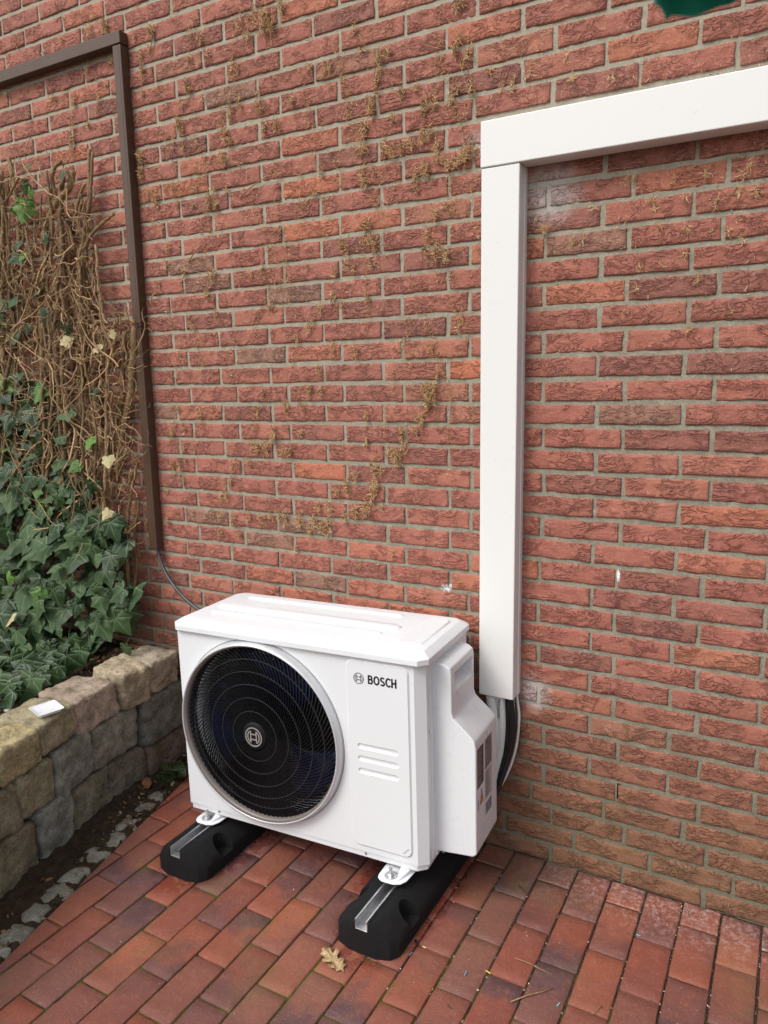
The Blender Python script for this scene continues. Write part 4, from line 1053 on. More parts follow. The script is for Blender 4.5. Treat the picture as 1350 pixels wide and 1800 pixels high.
def hair(pts, rad, per, ln=(.008, .020), w_=.0007):
    for p, rr in zip(pts, rad):
        for _ in range(per):
            a = r.uniform(0, 2*math.pi); d = Vector((math.cos(a), -abs(math.sin(a)) * .8, r.uniform(-.5, .5))).normalized()
            q0 = p + d * rr * .6 + Vector((0, 0, r.uniform(-.012, .012))); L = r.uniform(*ln); q1 = q0 + d * L * .6; q2 = q1 + (d + Vector((r.uniform(-.6, .6), r.uniform(-.4, .4), r.uniform(-.7, .4)))).normalized() * L * .5
            k = r.uniform(.5, 1.35); HAIR.tube([q0, q1, q2], [w_, w_ * .9, w_ * .5], 3, (.30 * k, .175 * k, .075 * k), caps=False)
# the marked stems, read off the photograph
S_ = []
S_.append(stem([(238, 572), (234, 640), (228, 700), (214, 770), (205, 830)], -.035, -.03, .0135, .011, .006)); hair(*S_[-1], 26)
S_.append(stem([(218, 588), (217, 640), (214, 700), (205, 745)], -.03, -.03, .008, .010, .008)); hair(*S_[-1], 20)
S_.append(stem([(243, 812), (232, 860), (226, 900), (222, 960), (228, 1040)], -.03, -.03, .006, .008, .006)); hair(*S_[-1], 22)
S_.append(stem([(244, 880), (238, 930), (240, 990), (236, 1060)], -.02, -.03, .005, .007, .008)); hair(*S_[-1], 18)
S_.append(stem([(157, 262), (157, 320), (156, 365), (150, 395), (147, 440), (152, 500), (160, 575), (168, 640)], -.035, -.03, .0070, .0110, .004))
S_.append(stem([(163, 268), (160, 330), (155, 380)], -.04, -.04, .0055, .0065, .003))
S_.append(stem([(200, 376), (180, 392), (160, 414), (148, 440)], -.045, -.04, .0055, .008, .003)); hair(*S_[-1], 6)
S_.append(stem([(208, 560), (195, 590), (178, 615), (165, 660), (172, 740), (184, 800), (190, 880)], -.04, -.04, .0085, .012, .005)); hair(*S_[-1], 14)
S_.append(stem([(14, 276), (22, 310), (30, 360), (34, 420), (30, 520)], -.045, -.05, .0085, .0100, .004))
S_.append(stem([(2, 300), (6, 380), (2, 460)], -.05, -.05, .008, .009, .004))
S_.append(stem([(108, 283), (96, 296), (92, 320), (98, 350)], -.05, -.05, .006, .009, .003))
S_.append(stem([(128, 300), (122, 330), (104, 350), (88, 380), (76, 420)], -.06, -.05, .012, .013, .006)); hair(*S_[-1], 5)
S_.append(stem([(150, 560), (158, 640), (162, 700), (168, 760)], -.035, -.035, .007, .010, .006)); hair(*S_[-1], 12)
for i in range(44):
    x0 = r.uniform(-110, 168); top = r.uniform(285, 400) if r.random() < .6 else r.uniform(400, 620)
    if x0 > 130: top = max(top, 430)
    P_ = [(x0 + r.uniform(-6, 6), top)]; y = top; xx_ = x0
    while y < 860: y += r.uniform(70, 120); xx_ += r.gauss(3, 9); P_.append((xx_, y))
    dd = r.uniform(-.075, -.012); rr0 = r.uniform(.0040, .0085)
    pr = stem(P_, dd, dd - .02, rr0, rr0 * 1.3, .016, col=wood_col(r.uniform(.55, 1.15)))
    hair(*pr, 3 if r.random() < .6 else 8)
# short cut branches leaning out
for i in range(26):
    x0 = r.uniform(0, 165); y0 = r.uniform(290, 640); dx = r.uniform(-26, 26)
    stem([(x0, y0), (x0 + dx * .5, y0 + r.uniform(14, 26)), (x0 + dx, y0 + r.uniform(40, 70))], -.08, -.04, r.uniform(.0025, .005), r.uniform(.004, .0065), .005, col=wood_col(1.1))
# tangle of thin twigs
TW = MB()
def twig(px, py, y, L, rad0, seed, bend=1.0, dirv=None):
    rr = random.Random(seed); p = at_y(px, py, y) - IV; d = dirv or Vector((rr.gauss(0, 1), rr.gauss(-.15, .4), rr.gauss(0, 1.1))).normalized(); pts = [p]; n = rr.randint(6, 12)
    for k in range(n):
        d = (d + Vector((rr.gauss(0, .42), rr.gauss(0, .22), rr.gauss(-.02, .42))) * bend).normalized(); p = p + d * L / n
        if p.y + IV.y > -.006: p.y = -.006 - IV.y; d.y = -abs(d.y)
        if p.y + IV.y < -.16: d.y = abs(d.y)
        pts.append(p.copy())
    a = rr.choice([.6, .8, 1, 1.25, 1.5]); c = (.50 * a, .34 * a, .19 * a)
    m = len(pts); TW.tube(pts, [rad0 * (1 - .55 * k / (m - 1)) for k in range(m)], 4, c, caps=False)
def in_zone0(px, py): return px < (150 if py < 560 else 225) and py > 310
for i in range(150):
    for _ in range(30):
        px, py = r.uniform(-110, 215), r.uniform(300, 880)
        if in_zone0(px, py): break
    sgn = -1 if px > 90 else r.choice((-1, 1)); twig(px, py, r.uniform(-.10, -.05), r.uniform(.12, .34), r.uniform(.0028, .0052), 9000 + i, .55, Vector((sgn * r.uniform(.2, 1.1), 0, r.choice((-1, 1)) * r.uniform(.3, 1))).normalized())
def in_stem_zone(px, py):
    lim = 165 if py < 560 else 240
    top = 285 if px < 140 else (262 if px < 170 else 560)
    return px < lim and py > top
for i in range(1900):
    for _ in range(30):
        px, py = r.uniform(-120, 238), r.triangular(270, 1000, 560)
        if in_stem_zone(px, py): break
    twig(px, py, r.uniform(-.095, -.015), r.uniform(.04, .20), r.choice([.0009, .0012, .0016, .0021, .0029]), 3000 + i)
for (px, py) in [(60, 240), (70, 262), (85, 240), (40, 262), (100, 270), (50, 285), (110, 285), (78, 300), (30, 300), (15, 262), (5, 270), (120, 300), (45, 250)]:
    twig(px, py + 30, -.05, r.uniform(.08, .14), .0018, px * 7, .5, Vector((r.uniform(-.4, .4), -.1, 1)).normalized())
for (px, py, dx, dz) in [(170, 600, 1, .5), (215, 560, .8, .6), (150, 640, 1, .1), (175, 690, 1, .6), (190, 760, 1, .3), (200, 800, 1, .5), (210, 860, .9, .7), (196, 640, .6, 1), (180, 560, .9, .5), (160, 350, 1, -.2), (140, 360, 1, -.4), (200, 720, 1, .2), (205, 905, .6, .4), (215, 930, 1, .2)]:
    twig(px, py, -.03, r.uniform(.10, .18), .0022, px * 3 + py, .6, Vector((dx, 0, dz)).normalized())
tag(TW.obj('twigs', M_FIBRE, ivy, smooth=True, fix=False), kind='stuff')
tag(HAIR.obj('aerial_roots', M_FIBRE, ivy, fix=False), kind='stuff')
# leaves
HALF = [(.0, .03), (.10, -.13), (.27, -.18), (.46, -.10), (.45, .06), (.52, .20), (.64, .36), (.47, .46), (.34, .55), (.26, .72), (.13, .90), (.0, 1.04)]
def leaf_mesh(seed, mat):
    rr = random.Random(seed); k1, k2 = rr.uniform(.75, 1.12), rr.uniform(.72, 1.15); sharp = rr.uniform(0, 1)
    def warp(x, y, s):
        if .5 < x: x *= k1 if s > 0 else (k1 * rr.uniform(.9, 1.1))
        if y < -.05: x *= k2; y *= rr.uniform(.8, 1.2)
        return x * s, y
    fold = rr.uniform(.03, .20); curl = rr.uniform(-.15, .45); tw = rr.uniform(-.25, .25)
    def Z(x, y): return -fold * abs(x) ** 1.2 + (.06 if abs(x) < .01 else 0) - curl * max(0, y) ** 2 * .5 + tw * x * y + noise.noise(Vector((x * 2.5 + seed, y * 2.5, 0))) * .10
    ring = []
    for x, y in HALF: ring.append(warp(x, y, 1))
    for x, y in HALF[-2:0:-1]: ring.append(warp(x, y, -1))
    inner = [(x * .5, .30 + (y - .30) * .5) for x, y in ring]
    V = [(0, .30)] + inner + ring; n = len(ring)
    F = [(0, 1 + k, 1 + (k + 1) % n) for k in range(n)] + [(1 + k, 1 + n + k, 1 + n + (k + 1) % n, 1 + (k + 1) % n) for k in range(n)]
    me = bpy.data.meshes.new('leaf'); me.from_pydata([(x, y, Z(x, y)) for x, y in V], [], F)
    uvl = me.uv_layers.new(name='UVMap')
    for lp in me.loops: uvl.data[lp.index].uv = V[lp.vertex_index]
    # petiole
    bm = bmesh.new(); bm.from_mesh(me); 
    pts = [Vector((0, .02, .05)), Vector((0, -.12, -.05)), Vector((.04, -.25, -.28)), Vector((.08, -.30, -.55))]; prev = None
    for p in pts:
        c = [bm.verts.new(p + Vector((math.cos(a), math.sin(a) * .5, 0)) * .014) for a in (0, 2.1, 4.2)]
        if prev:
            for k in range(3): bm.faces.new((prev[k], prev[(k+1) % 3], c[(k+1) % 3], c[k]))
        prev = c
    bm.to_mesh(me); bm.free(); me.shade_smooth(); me.materials.append(mat); return me
LM = [leaf_mesh(s, M_LEAF) for s in range(14)]; LY = [leaf_mesh(50 + s, M_LEAF_Y) for s in range(4)]; LC = [leaf_mesh(80 + s, M_LEAF_C) for s in range(3)]
def poly_in(p, poly):
    x, y = p; c = False
    for i in range(len(poly)):
        (x0, y0), (x1, y1) = poly[i], poly[i-1]
        if (y0 > y) != (y1 > y) and x < (x1 - x0) * (y - y0) / (y1 - y0) + x0: c = not c
    return c
MASK = [(-260, 640), (0, 668), (62, 672), (96, 690), (105, 740), (118, 772), (100, 800), (118, 840), (148, 858), (165, 850), (150, 905), (196, 915), (214, 950), (206, 1010), (240, 1040), (226, 1105), (190, 1100), (168, 1150), (120, 1185), (60, 1205), (30, 1225), (-60, 1250), (-260, 1260)]
leaves = []
def leaf_at(px, py, y, size, me, tipdir=None, tiltx=None, front=True):
    if py > 1060: y = min(y, at_z(px, py, .445).y); size *= 1.12
    p = at_y(px, py, y)
    n_ = Vector((r.gauss(.15, .38), -1, r.gauss(.48, .40))).normalized()
    t = Vector((r.gauss(.0, .55), 0, -1)) if tipdir is None else Vector(tipdir)
    t = (t - n_ * t.dot(n_)).normalized(); x_ = t.cross(n_)
    M = Matrix((x_, t, n_)).transposed()
    leaves.append((p - t * size * .45 - IV, M, size, me))
def depth_at(px, py):
    t = max(0, min(1, (py - 660) / 540)); u = max(0, min(1, (230 - px) / 260)); return .045 + .10 * t + .26 * t * t * u
acc = []
tries = 0
while len(acc) < 460 and tries < 20000:
    tries += 1; px, py = r.uniform(-230, 245), r.uniform(640, 1255)
    if not poly_in((px, py), MASK): continue
    if py < 860 and r.random() > .62: continue
    if any((px - a) ** 2 + (py - c) ** 2 < (15.5 if py < 1060 else 23) ** 2 for a, c in acc): continue
    acc.append((px, py)); d = depth_at(px, py)
    leaf_at(px, py, -d + r.uniform(-.02, .03), r.choice([.040, .052, .064, .076, .088, .104]) * (1 if r.random() > .12 else 1.2), r.choice(LY) if r.random() < .05 else r.choice(LM))
front_n = len(leaves)
for i in range(420):
    for _ in range(60):
        px, py = r.uniform(-230, 235), r.uniform(690, 1235)
        if poly_in((px, py), MASK): break
    if py < 800: continue
    d = depth_at(px, py); leaf_at(px, py, -d * r.uniform(.30, .80), r.uniform(.05, .085), r.choice(LM))
back = leaves[front_n:]; leaves = leaves[:front_n]
for (px, py, s, mt) in [(48, 332, .055, 0), (42, 372, .085, 1), (52, 340, .04, 1), (30, 372, .045, 1), (78, 422, .060, 0), (30, 432, .045, 0), (26, 455, .060, 0), (38, 452, .04, 1), (108, 308, .045, 0), (45, 295, .045, 0), (64, 515, .055, 0), (22, 530, .060, 0), (5, 540, .055, 0), (78, 555, .065, 0), (24, 590, .078, 0), (6, 575, .06, 0), (115, 582, .055, 0), (48, 580, .04, 0), (168, 612, .052, 2), (118, 600, .060, 2), (196, 588, .038, 2), (30, 662, .050, 0), (165, 690, .045, 0), (70, 690, .085, 1), (0, 560, .06, 0), (10, 700, .07, 0),
                        (190, 812, .050, 2), (156, 778, .056, 1), (130, 822, .055, 1), (160, 858, .055, 0), (186, 905, .045, 2), (60, 735, .085, 0), (115, 728, .075, 0), (16, 742, .08, 0), (200, 935, .085, 0), (130, 990, .095, 0), (190, 990, .075, 0), (205, 1045, .08, 0), (215, 1100, .075, 0), (222, 1175 - 30, .05, 0), (18, 1090, .05, 2)]:
    leaf_at(px, py, -depth_at(px, py) - .035 if py > 640 else -.085, s, (LM, LY, LC)[mt][r.randrange(3)])
leaves.sort(key=lambda L: -L[2]); cnt = 0; RB = {}
for (p, M, s, me) in leaves + back:
    if cnt < 300 and (p, M, s, me) in leaves and project(p + IV)[0] > -30:
        o = link('leaf', me, None, ivy); o.matrix_local = Matrix.Translation(p) @ M.to_4x4() @ Matrix.Scale(s, 4); cnt += 1
    else: RB.setdefault(me.materials[0].name, []).append((p, M, s, me))
for mn, L in RB.items():
    vs, fs, uvs = [], [], []
    for p, M, s, me in L:
        n0 = len(vs); vs += [tuple(p + M @ (v.co * s)) for v in me.vertices]; fs += [tuple(i + n0 for i in q_.vertices) for q_ in me.polygons]
        off = r.random() * 0
        for lp in me.loops: uvs.append(tuple(me.uv_layers[0].data[lp.index].uv))
    mm = bpy.data.meshes.new('leaves'); mm.from_pydata(vs, [], fs); u = mm.uv_layers.new(name='UVMap')
    for i, c in enumerate(uvs): u.data[i].uv = c
    mm.shade_smooth(); tag(link('leaves', mm, bpy.data.materials[mn], ivy), kind='stuff')

# ================================================================== DRIED ROOTLETS LEFT ON THE WALL
RT = MB(); r = random.Random(77)
def ribbon(p0, d, L, w_, col, lift):
    p1 = p0 + d * L * .5 + Vector((0, -lift, 0)); d2 = (d + Vector((r.gauss(0, .5), 0, r.gauss(0, .5)))).normalized(); p2 = p1 + d2 * L * .5 + Vector((0, r.uniform(-.5, 1) * lift, 0))
    s_ = Vector((-d.z, r.uniform(-.6, .6), d.x)).normalized() * w_
    n = len(RT.v); RT.v += [tuple(p0 - s_), tuple(p0 + s_), tuple(p1 + s_), tuple(p1 - s_), tuple(p2 + s_ * .4), tuple(p2 - s_ * .4)]
    RT.f += [(n, n+1, n+2, n+3), (n+3, n+2, n+4, n+5)]; RT.col += [col] * 6
def clusterp(px, py, rp, k=1.0, pale=0):
    c = at_y(px, py, -.002); sc_ = .0017 + .0003 * (1 if px > 700 else 1.6)
    sc_ = (at_y(px + 1, py, 0) - at_y(px, py, 0)).length; Rm = rp * sc_ * .8
    n = int(42 * k * (rp / 8)); ax = r.uniform(0, math.pi); el = r.uniform(1, 1.8)
    for _ in range(n):
        rho = Rm * r.random() ** .8; a = r.uniform(0, 2*math.pi); q_ = Vector((math.cos(a) * rho / el, 0, math.sin(a) * rho * el))
        q_ = Vector((q_.x * math.cos(ax * .3) , -r.uniform(.0005, .006) * k, q_.z)); p = c + q_
        dd = Vector((r.gauss(0, 1), 0, r.gauss(0, 1))).normalized()
        g = r.random(); a_ = r.uniform(.7, 1.2)
        col = (.62 * a_, .34 * a_, .15 * a_) if g < .50 else ((.80 * a_, .58 * a_, .34 * a_) if g < .76 + .2 * pale else (.13 * a_, .065 * a_, .032 * a_))
        ribbon(p, dd, r.uniform(.005, .020), r.uniform(.00035, .00085), col, r.uniform(.0, .0045))
def c1_(x, y): return 300 + x/2.4545, y/2.4545
def c2_(x, y): return 300 + x/2.4545, 500 + y/2.4545
def c7_(x, y): return 800 + x/2.4545, 100 + y/2.4545
def c8_(x, y): return 180 + x/6, 30 + y/6
def ct_(x, y): return x/4.5, y/4.5
def cm_(x, y): return x/3.6, 200 + y/3.6
def c3_(x, y): return x/3.333, 700 + y/3.333
L1 = [(300,90,35,1),(410,80,40,2),(440,110,30,2),(400,120,25,1.6),(360,70,35,1),(480,30,25,1.3),(330,155,22,1),(270,290,20,1.2),(290,300,14,1),(70,370,18,1),(85,390,12,1),(240,580,22,2),(255,610,18,1.6),(300,450,25,1),(390,470,20,.8),(370,450,15,.8),(260,470,20,1.2),(255,500,14,1),(40,530,20,1.4),(30,550,15,1),(525,435,12,2),(450,545,18,1),(405,550,14,1.2),(470,540,14,1),(600,290,12,1),(690,290,14,1.2),(665,310,14,1.2),(690,370,8,1),(800,130,14,1.2),(830,205,15,1),(905,240,24,1.8),(940,230,16,1.5),(900,310,22,1.3),(885,350,16,1.2),(870,470,26,1.8),(855,440,18,1.3),(890,410,16,1.2),(840,550,24,1.8),(835,590,12,1.3),(960,510,20,1),(1000,400,22,1),(1060,380,16,1),(1100,460,26,1.6),(1140,450,18,1.4),(1210,440,20,1),(1230,210,20,1.6),(1250,165,16,1.4),(1260,270,16,1),(1290,240,16,1),(1240,390,18,1),(1300,380,18,1.2),(930,640,20,1.3),(960,655,20,1.3),(1000,640,20,1.3),(1040,620,22,1.5),(1090,590,25,1.8),(1120,575,18,1.4),(1150,640,20,1.3),(1100,730,30,1.8),(1060,760,22,1.4),(1160,690,20,1.4),(1200,715,20,1.4),(1235,695,22,1.8),(1270,670,22,1.8),(1300,650,14,1.5),(830,650,20,1.2),(850,640,12,1),(840,790,20,1.3),(830,760,14,1),(880,740,16,1),(225,680,20,1.6),(240,700,18,1.5),(240,820,14,1),(170,870,20,1.8),(195,885,16,1.3),(840,975,20,1.8),(860,960,10,1),(740,1060,20,1.4),(760,1080,16,1.2),(860,1040,22,1.3),(880,1070,18,1.2),(1150,1090,30,1.8),(1190,1110,24,1.5),(1100,1080,14,1),(1110,1010,18,1),(1140,920,18,1.3),(1190,885,12,1),(1060,820,14,1),(870,1140,14,1),(790,1160,14,1),(710,1180,16,1),(400,1170,20,1.3),(350,1180,14,1),(180,1200,20,1.4),(60,1180,14,1),(470,990,14,1),(1240,20,20,1.6),(1265,5,16,1.4),(770,1150,12,1),(590,1150,8,1),(15,600,12,1),(100,90,16,.8),(130,180,14,.8),(85,250,14,.8),(190,1185,14,1),(380,400,12,.8),(140,420,10,.8),(10,820,18,1),(110,810,14,.9),(190,820,18,1.1),(560,750,10,.7),(650,745,12,.9),(620,830,10,1),(100,890,14,.7)]
L2 = [(160,45,16,1.3),(100,190,14,1.1),(200,130,14,.8),(430,95,12,1),(600,190,18,1.2),(610,160,12,1),(550,235,14,1.2),(650,100,20,1),(740,90,14,1),(700,60,24,.9),(850,60,20,.9),(1240,190,14,1),(1260,145,14,1),(700,270,18,1),(640,370,14,1.2),(800,290,20,.8),(1130,270,18,.8),(1150,400,22,.9),(1130,470,36,2),(1100,450,24,1.6),(1110,510,22,1.9),(1080,580,20,1.7),(1060,625,14,1.4),(1000,640,24,1.2),(980,740,34,2.3),(950,720,22,1.8),(1010,710,22,1.5),(600,460,24,1.1),(650,460,18,1),(400,470,14,1.1),(375,540,18,1.1),(500,530,24,1.1),(570,525,18,1),(845,565,14,1.2),(845,690,8,1.2),(370,620,14,1.2),(450,640,16,1.8),(440,665,12,1.5),(560,640,12,1),(380,700,24,1.9),(415,705,20,1.7),(350,690,14,1.3),(510,720,22,1.8),(480,725,14,1.3),(340,770,14,1),(270,790,18,1.3),(290,770,14,1.3),(40,780,18,1.3),(60,700,10,1),(880,795,22,1.4),(910,800,16,1.3),(800,830,18,1),(765,865,24,1.7),(720,890,18,1.2),(885,870,26,1.9),(870,910,20,1.4),(845,965,28,2.1),(800,980,24,1.7),(910,960,10,1),(755,1000,16,1.2),(690,960,26,1.6),(640,960,20,1.2),(500,1005,22,1.8),(470,1000,16,1.5),(560,1015,26,1.9),(620,1030,24,1.7),(680,1045,26,2),(650,1045,20,1.6),(600,1060,16,1.2),(435,1005,18,1.2),(400,1020,22,1.8),(340,1010,20,1.4),(270,1015,20,1.4),(220,1000,16,1.2),(180,985,14,1),(215,1065,14,1.2),(300,1075,14,1),(240,910,18,1.6),(220,920,14,1.3),(260,850,12,1.2),(540,1145,12,1),(820,1215,10,.8),(960,1160,10,.7),(50,840,12,1),(130,560,16,1),(20,600,12,1),(10,780,14,1.2),(10,640,16,1.1),(60,620,14,.9),(30,540,14,1)]
L7 = [(510,95,14,1.2),(680,95,16,.8),(250,125,20,1),(200,140,14,1),(150,60,18,1),(50,420,22,2.2),(25,440,16,1.8),(950,530,14,.7),(1080,510,16,.9),(1270,460,14,.8),(1240,510,12,.8),(1225,578,14,1),(1300,585,18,1),(1120,620,8,.8),(770,520,14,.7),(730,540,12,.6),(850,620,14,.9),(860,655,10,.8),(990,605,12,.7),(600,650,12,.6),(700,730,8,.6),(385,745,18,1.6),(350,700,10,.8),(510,800,14,.8),(550,790,10,.6),(880,730,14,.6),(1000,740,12,.7),(1180,750,12,.6),(800,915,12,.7),(900,900,10,.7),(985,860,12,.8),(1050,960,14,.8),(780,1000,10,.6),(960,1090,12,.7),(730,1100,10,.5),(1240,790,12,1),(1190,1095,10,.6),(1000,1180,12,.7),(480,10,12,.7),(330,60,12,.7)]
L8 = [(40,100,60,1),(515,130,40,1.5),(530,170,35,1.5),(500,340,24,1),(340,200,25,.8),(430,540,34,1.6),(430,600,24,1.2),(400,420,40,.8),(430,800,30,1),(590,770,25,.6),(900,700,36,1.6),(910,750,24,1.3),(930,180,30,1.2),(1040,200,30,1.2),(840,920,30,.9),(820,1120,38,1.8),(840,1190,36,1.6),(410,1480,40,1.8),(410,1640,35,1.5),(740,1370,35,.8),(860,1370,30,.9),(1000,1320,20,.6),(110,470,40,.9),(1120,400,20,.8),(680,930,20,.7)]
LT = [(720,250,34,1.8),(830,210,34,1.8),(850,240,24,1.4),(490,320,22,1.3),(130,340,20,1),(430,780,20,1.2),(585,790,28,1.2),(590,840,18,1),(580,900,14,1),(595,990,12,1.1),(580,1100,14,1.5),(580,1160,20,2),(780,790,22,1.2),(770,640,12,1.1),(780,850,16,1),(690,560,16,1.2),(700,480,14,1),(880,480,14,.9),(110,1030,14,.7),(410,770,20,1.2),(230,900,14,1.2),(60,750,14,1.2),(830,660,10,1),(515,700,10,1.3),(515,740,10,1.3),(80,90,14,.8),(440,40,10,1.2),(1090,60,10,1),(740,130,16,.8),(500,130,14,.6),(350,420,18,.7),(250,250,16,.7),(930,920,14,1),(700,980,22,.7)]
LM2 = [(900,280,30,1.2),(900,370,32,1.6),(985,525,34,1.8),(940,510,20,1.2),(1020,720,20,1),(1070,850,26,1.2),(1060,960,26,1.2),(1010,1080,14,1),(1060,1250,12,.8),(970,690,16,.7),(1000,560,20,1),(460,80,14,1.6),(465,180,16,1.8),(560,80,16,.8)]
L3_ = [(1040,60,14,1),(1000,220,14,.9),(1090,360,14,1),(1140,310,12,.8),(1020,430,16,.9),(980,540,16,.9),(1130,670,12,.8),(980,710,18,1),(830,70,16,1.5),(850,160,12,1),(820,390,14,1.5),(790,440,12,1.2),(860,720,18,1),(800,700,16,1),(900,700,16,.8),(1010,1060,8,.6),(930,1000,10,.7),(820,900,16,1.2),(830,1000,16,1.1),(850,650,12,.9)]
for L, f in ((L1, c1_), (L2, c2_), (L7, c7_), (L8, c8_), (LT, ct_), (LM2, cm_), (L3_, c3_)):
    scl = {c1_: 2.4545, c2_: 2.4545, c7_: 2.4545, c8_: 6, ct_: 4.5, cm_: 3.6, c3_: 3.333}[f]
    for (x, y, rp, k) in L: clusterp(*f(x, y), rp / scl * 1.15, k * (1.25 if f is not c7_ or k > 1.5 else .8), 1 if f is c7_ else 0)
# wandering vertical trails where stems were pulled off
for i in range(46):
    px = r.uniform(255, 835) if i < 46 else r.uniform(930, 1340); py = r.uniform(-40, 620) if i < 46 else r.uniform(-40, 420); ln_ = r.uniform(70, 260); drift = r.gauss(0, .25); y = 0
    while y < ln_:
        y += r.uniform(1.5, 5); x_t = px + drift * y + noise.noise(Vector((y * .02, i, 0))) * 14
        if noise.noise(Vector((y * .03, i, 7))) < -.15: continue
        for _ in range(3):
            p = at_y(x_t + r.gauss(0, 3.2), py + y, -.003); g = r.random(); a_ = r.uniform(.7, 1.2)
            col = (.60*a_, .33*a_, .15*a_) if g < .6 else ((.80*a_, .58*a_, .34*a_) if g < .8 else (.14*a_, .07*a_, .035*a_))
            ribbon(p, Vector((r.gauss(0, 1), 0, r.gauss(0, .8))).normalized(), r.uniform(.005, .016), r.uniform(.0003, .0007), col, r.uniform(0, .003))
# thin scatter over the whole upper wall
for i in range(7500):
    px, py = r.uniform(-60, 1380), r.triangular(-60, 1120, 200)
    if px > 930 and py > 700: continue
    if noise.noise(Vector((px * .012, py * .006, 3))) < -.05 and r.random() < .8: continue
    p = at_y(px, py, -.003); g = r.random(); a_ = r.uniform(.7, 1.2); col = (.60*a_, .35*a_, .17*a_) if g < .5 else ((.78*a_, .60*a_, .38*a_) if g < .8 else (.10*a_, .055*a_, .03*a_))
    ribbon(p, Vector((r.gauss(0, 1), 0, r.gauss(0, 1))).normalized(), r.uniform(.003, .013), r.uniform(.0003, .0008), col, r.uniform(0, .002))
tag(RT.obj('dried_rootlets', M_FIBRE, smooth=False, fix=False), 'fuzzy brown dried ivy rootlets stuck in patches across the brick wall', 'rootlets', kind='stuff')
def vine_piece(pxs, rad, label, colk=1.0):
    b = MB(); P_ = [at_y(px, py, -.006 - (.006 if i % 2 else 0)) for i, (px, py) in enumerate(pxs)]
    o0 = P_[0].copy(); pts = curve_pts([p - o0 for p in P_], 6); n = len(pts)
    b.tube(pts, [rad * (1 - .5 * i / n) for i in range(n)], 5, (.46*colk, .31*colk, .15*colk)); tag(b.obj('vine_remnant', M_FIBRE, smooth=True, loc=o0), label, 'dried twig')
vine_piece([c1_(295, 855), c1_(330, 820), c1_(380, 785), c1_(420, 760), c1_(480, 750)], .0022, 'long pale twig stuck diagonally on the wall right of the brown duct')
vine_piece([c1_(560, 820), c1_(555, 870), c1_(572, 895), c1_(590, 875), c1_(585, 850), c1_(640, 835)], .0020, 'small hook shaped pale twig hanging on the bricks mid wall')
vine_piece([c1_(75, 1130), c1_(110, 1080), c1_(145, 1045)], .0024, 'short tan twig pointing upward on the wall close to the brown duct')
vine_piece([c2_(845, 660), c2_(846, 705)], .0035, 'tiny pale bark sliver upright on the middle of the wall')
vine_piece([c2_(868, 925), c2_(866, 955)], .0050, 'short thick pale bark stub above the lower rootlet patch')
vine_piece([c2_(1085, 565), c2_(1075, 618)], .0045, 'pale bark stub under the darkest rootlet tuft beside the white duct', 1.1)
vine_piece([c2_(870, 975), c2_(930, 950)], .0020, 'thin pale sliver pointing right at the lower rootlet patch')
vine_piece([c8_(500, 75), c8_(520, 150), c8_(525, 240), c8_(485, 385)], .0030, 'twisted tan stem stuck upright near the brown duct corner')
vine_piece([cm_(995, 1125), cm_(960, 1160), cm_(955, 1210)], .0026, 'forked tan twig on the wall beside the joint of the brown duct')
vine_piece([cm_(900, 470), cm_(915, 580)], .0020, 'thin straight tan twig hanging beside the upper brown duct')

# ================================================================== SMALL THINGS
# white shallow tray on the stone wall
tr_ = MB(); 
def sq(hx, hy, z, rr=.008, n=3): return [(x, y, z) for x, y in rrect(-hx, hx, -hy, hy, rr, n)]
L_ = [sq(.040, .034, 0), sq(.044, .038, .010), sq(.0475, .0415, .0115), sq(.0475, .0415, .009), sq(.0435, .0375, .0085), sq(.0335, .0285, .004), sq(.031, .026, .0035)]
n = len(L_[0]); vs = [p for q_ in L_ for p in q_]; tr_.add(vs, [(j*n+i, j*n+(i+1) % n, (j+1)*n+(i+1) % n, (j+1)*n+i) for j in range(len(L_)-1) for i in range(n)] + [tuple(range(n))[::-1], tuple(range((len(L_)-1)*n, len(L_)*n))])
tc = SP(.228, .045)[0]
tag(tr_.obj('plastic_lid', M_TRAY, smooth=False, bevel=.001, loc=(tc.x, tc.y, .4495), rot=(.03, -.02, math.radians(-18))), 'small white square plastic lid lying on a top stone of the low wall', 'lid')
# oak leaf
def lobed(name, pts, loc, rot, col, mat, label, cat, curl=.012, vein=None):
    b = MB(); n = len(pts); cs = [(x, y, abs(x) * .25 + noise.noise(Vector((x * 60, y * 60, loc[0]))) * curl) for x, y in pts]
    cx = sum(p[0] for p in pts)/n; cy = sum(p[1] for p in pts)/n
    inner = [(cx + (x-cx)*.5, cy + (y-cy)*.5, noise.noise(Vector((x * 50, y * 50, 7))) * curl * .6) for x, y in pts]
    b.add([(cx, cy, .002)] + inner + cs, [(0, 1+k, 1+(k+1) % n) for k in range(n)] + [(1+k, 1+n+k, 1+n+(k+1) % n, 1+(k+1) % n) for k in range(n)])
    b.col = [tuple(c * random.Random(i).uniform(.75, 1.1) for c in col) for i in range(len(b.v))]
    o = b.obj(name, mat, smooth=True, loc=loc, rot=rot); tag(o, label, cat)
    m = o.modifiers.new('s', 'SOLIDIFY'); m.thickness = .0005; return o
half = [(.0, -.050), (.004, -.038), (.016, -.036), (.012, -.026), (.024, -.018), (.022, -.010), (.012, -.008), (.014, .002), (.028, .008), (.024, .018), (.011, .016), (.012, .028), (.018, .036), (.008, .038), (.004, .046)]
oak = half + [(-x, y) for x, y in half[::-1][:-1]]
lobed('oak_leaf', [(x * .95, y) for x, y in oak], (.984, -.655, .0045), (.05, -.08, math.radians(68)), (.62, .44, .24), M_DEAD, 'pale dry oak leaf lying on the pavers before the rubber foot', 'leaf')
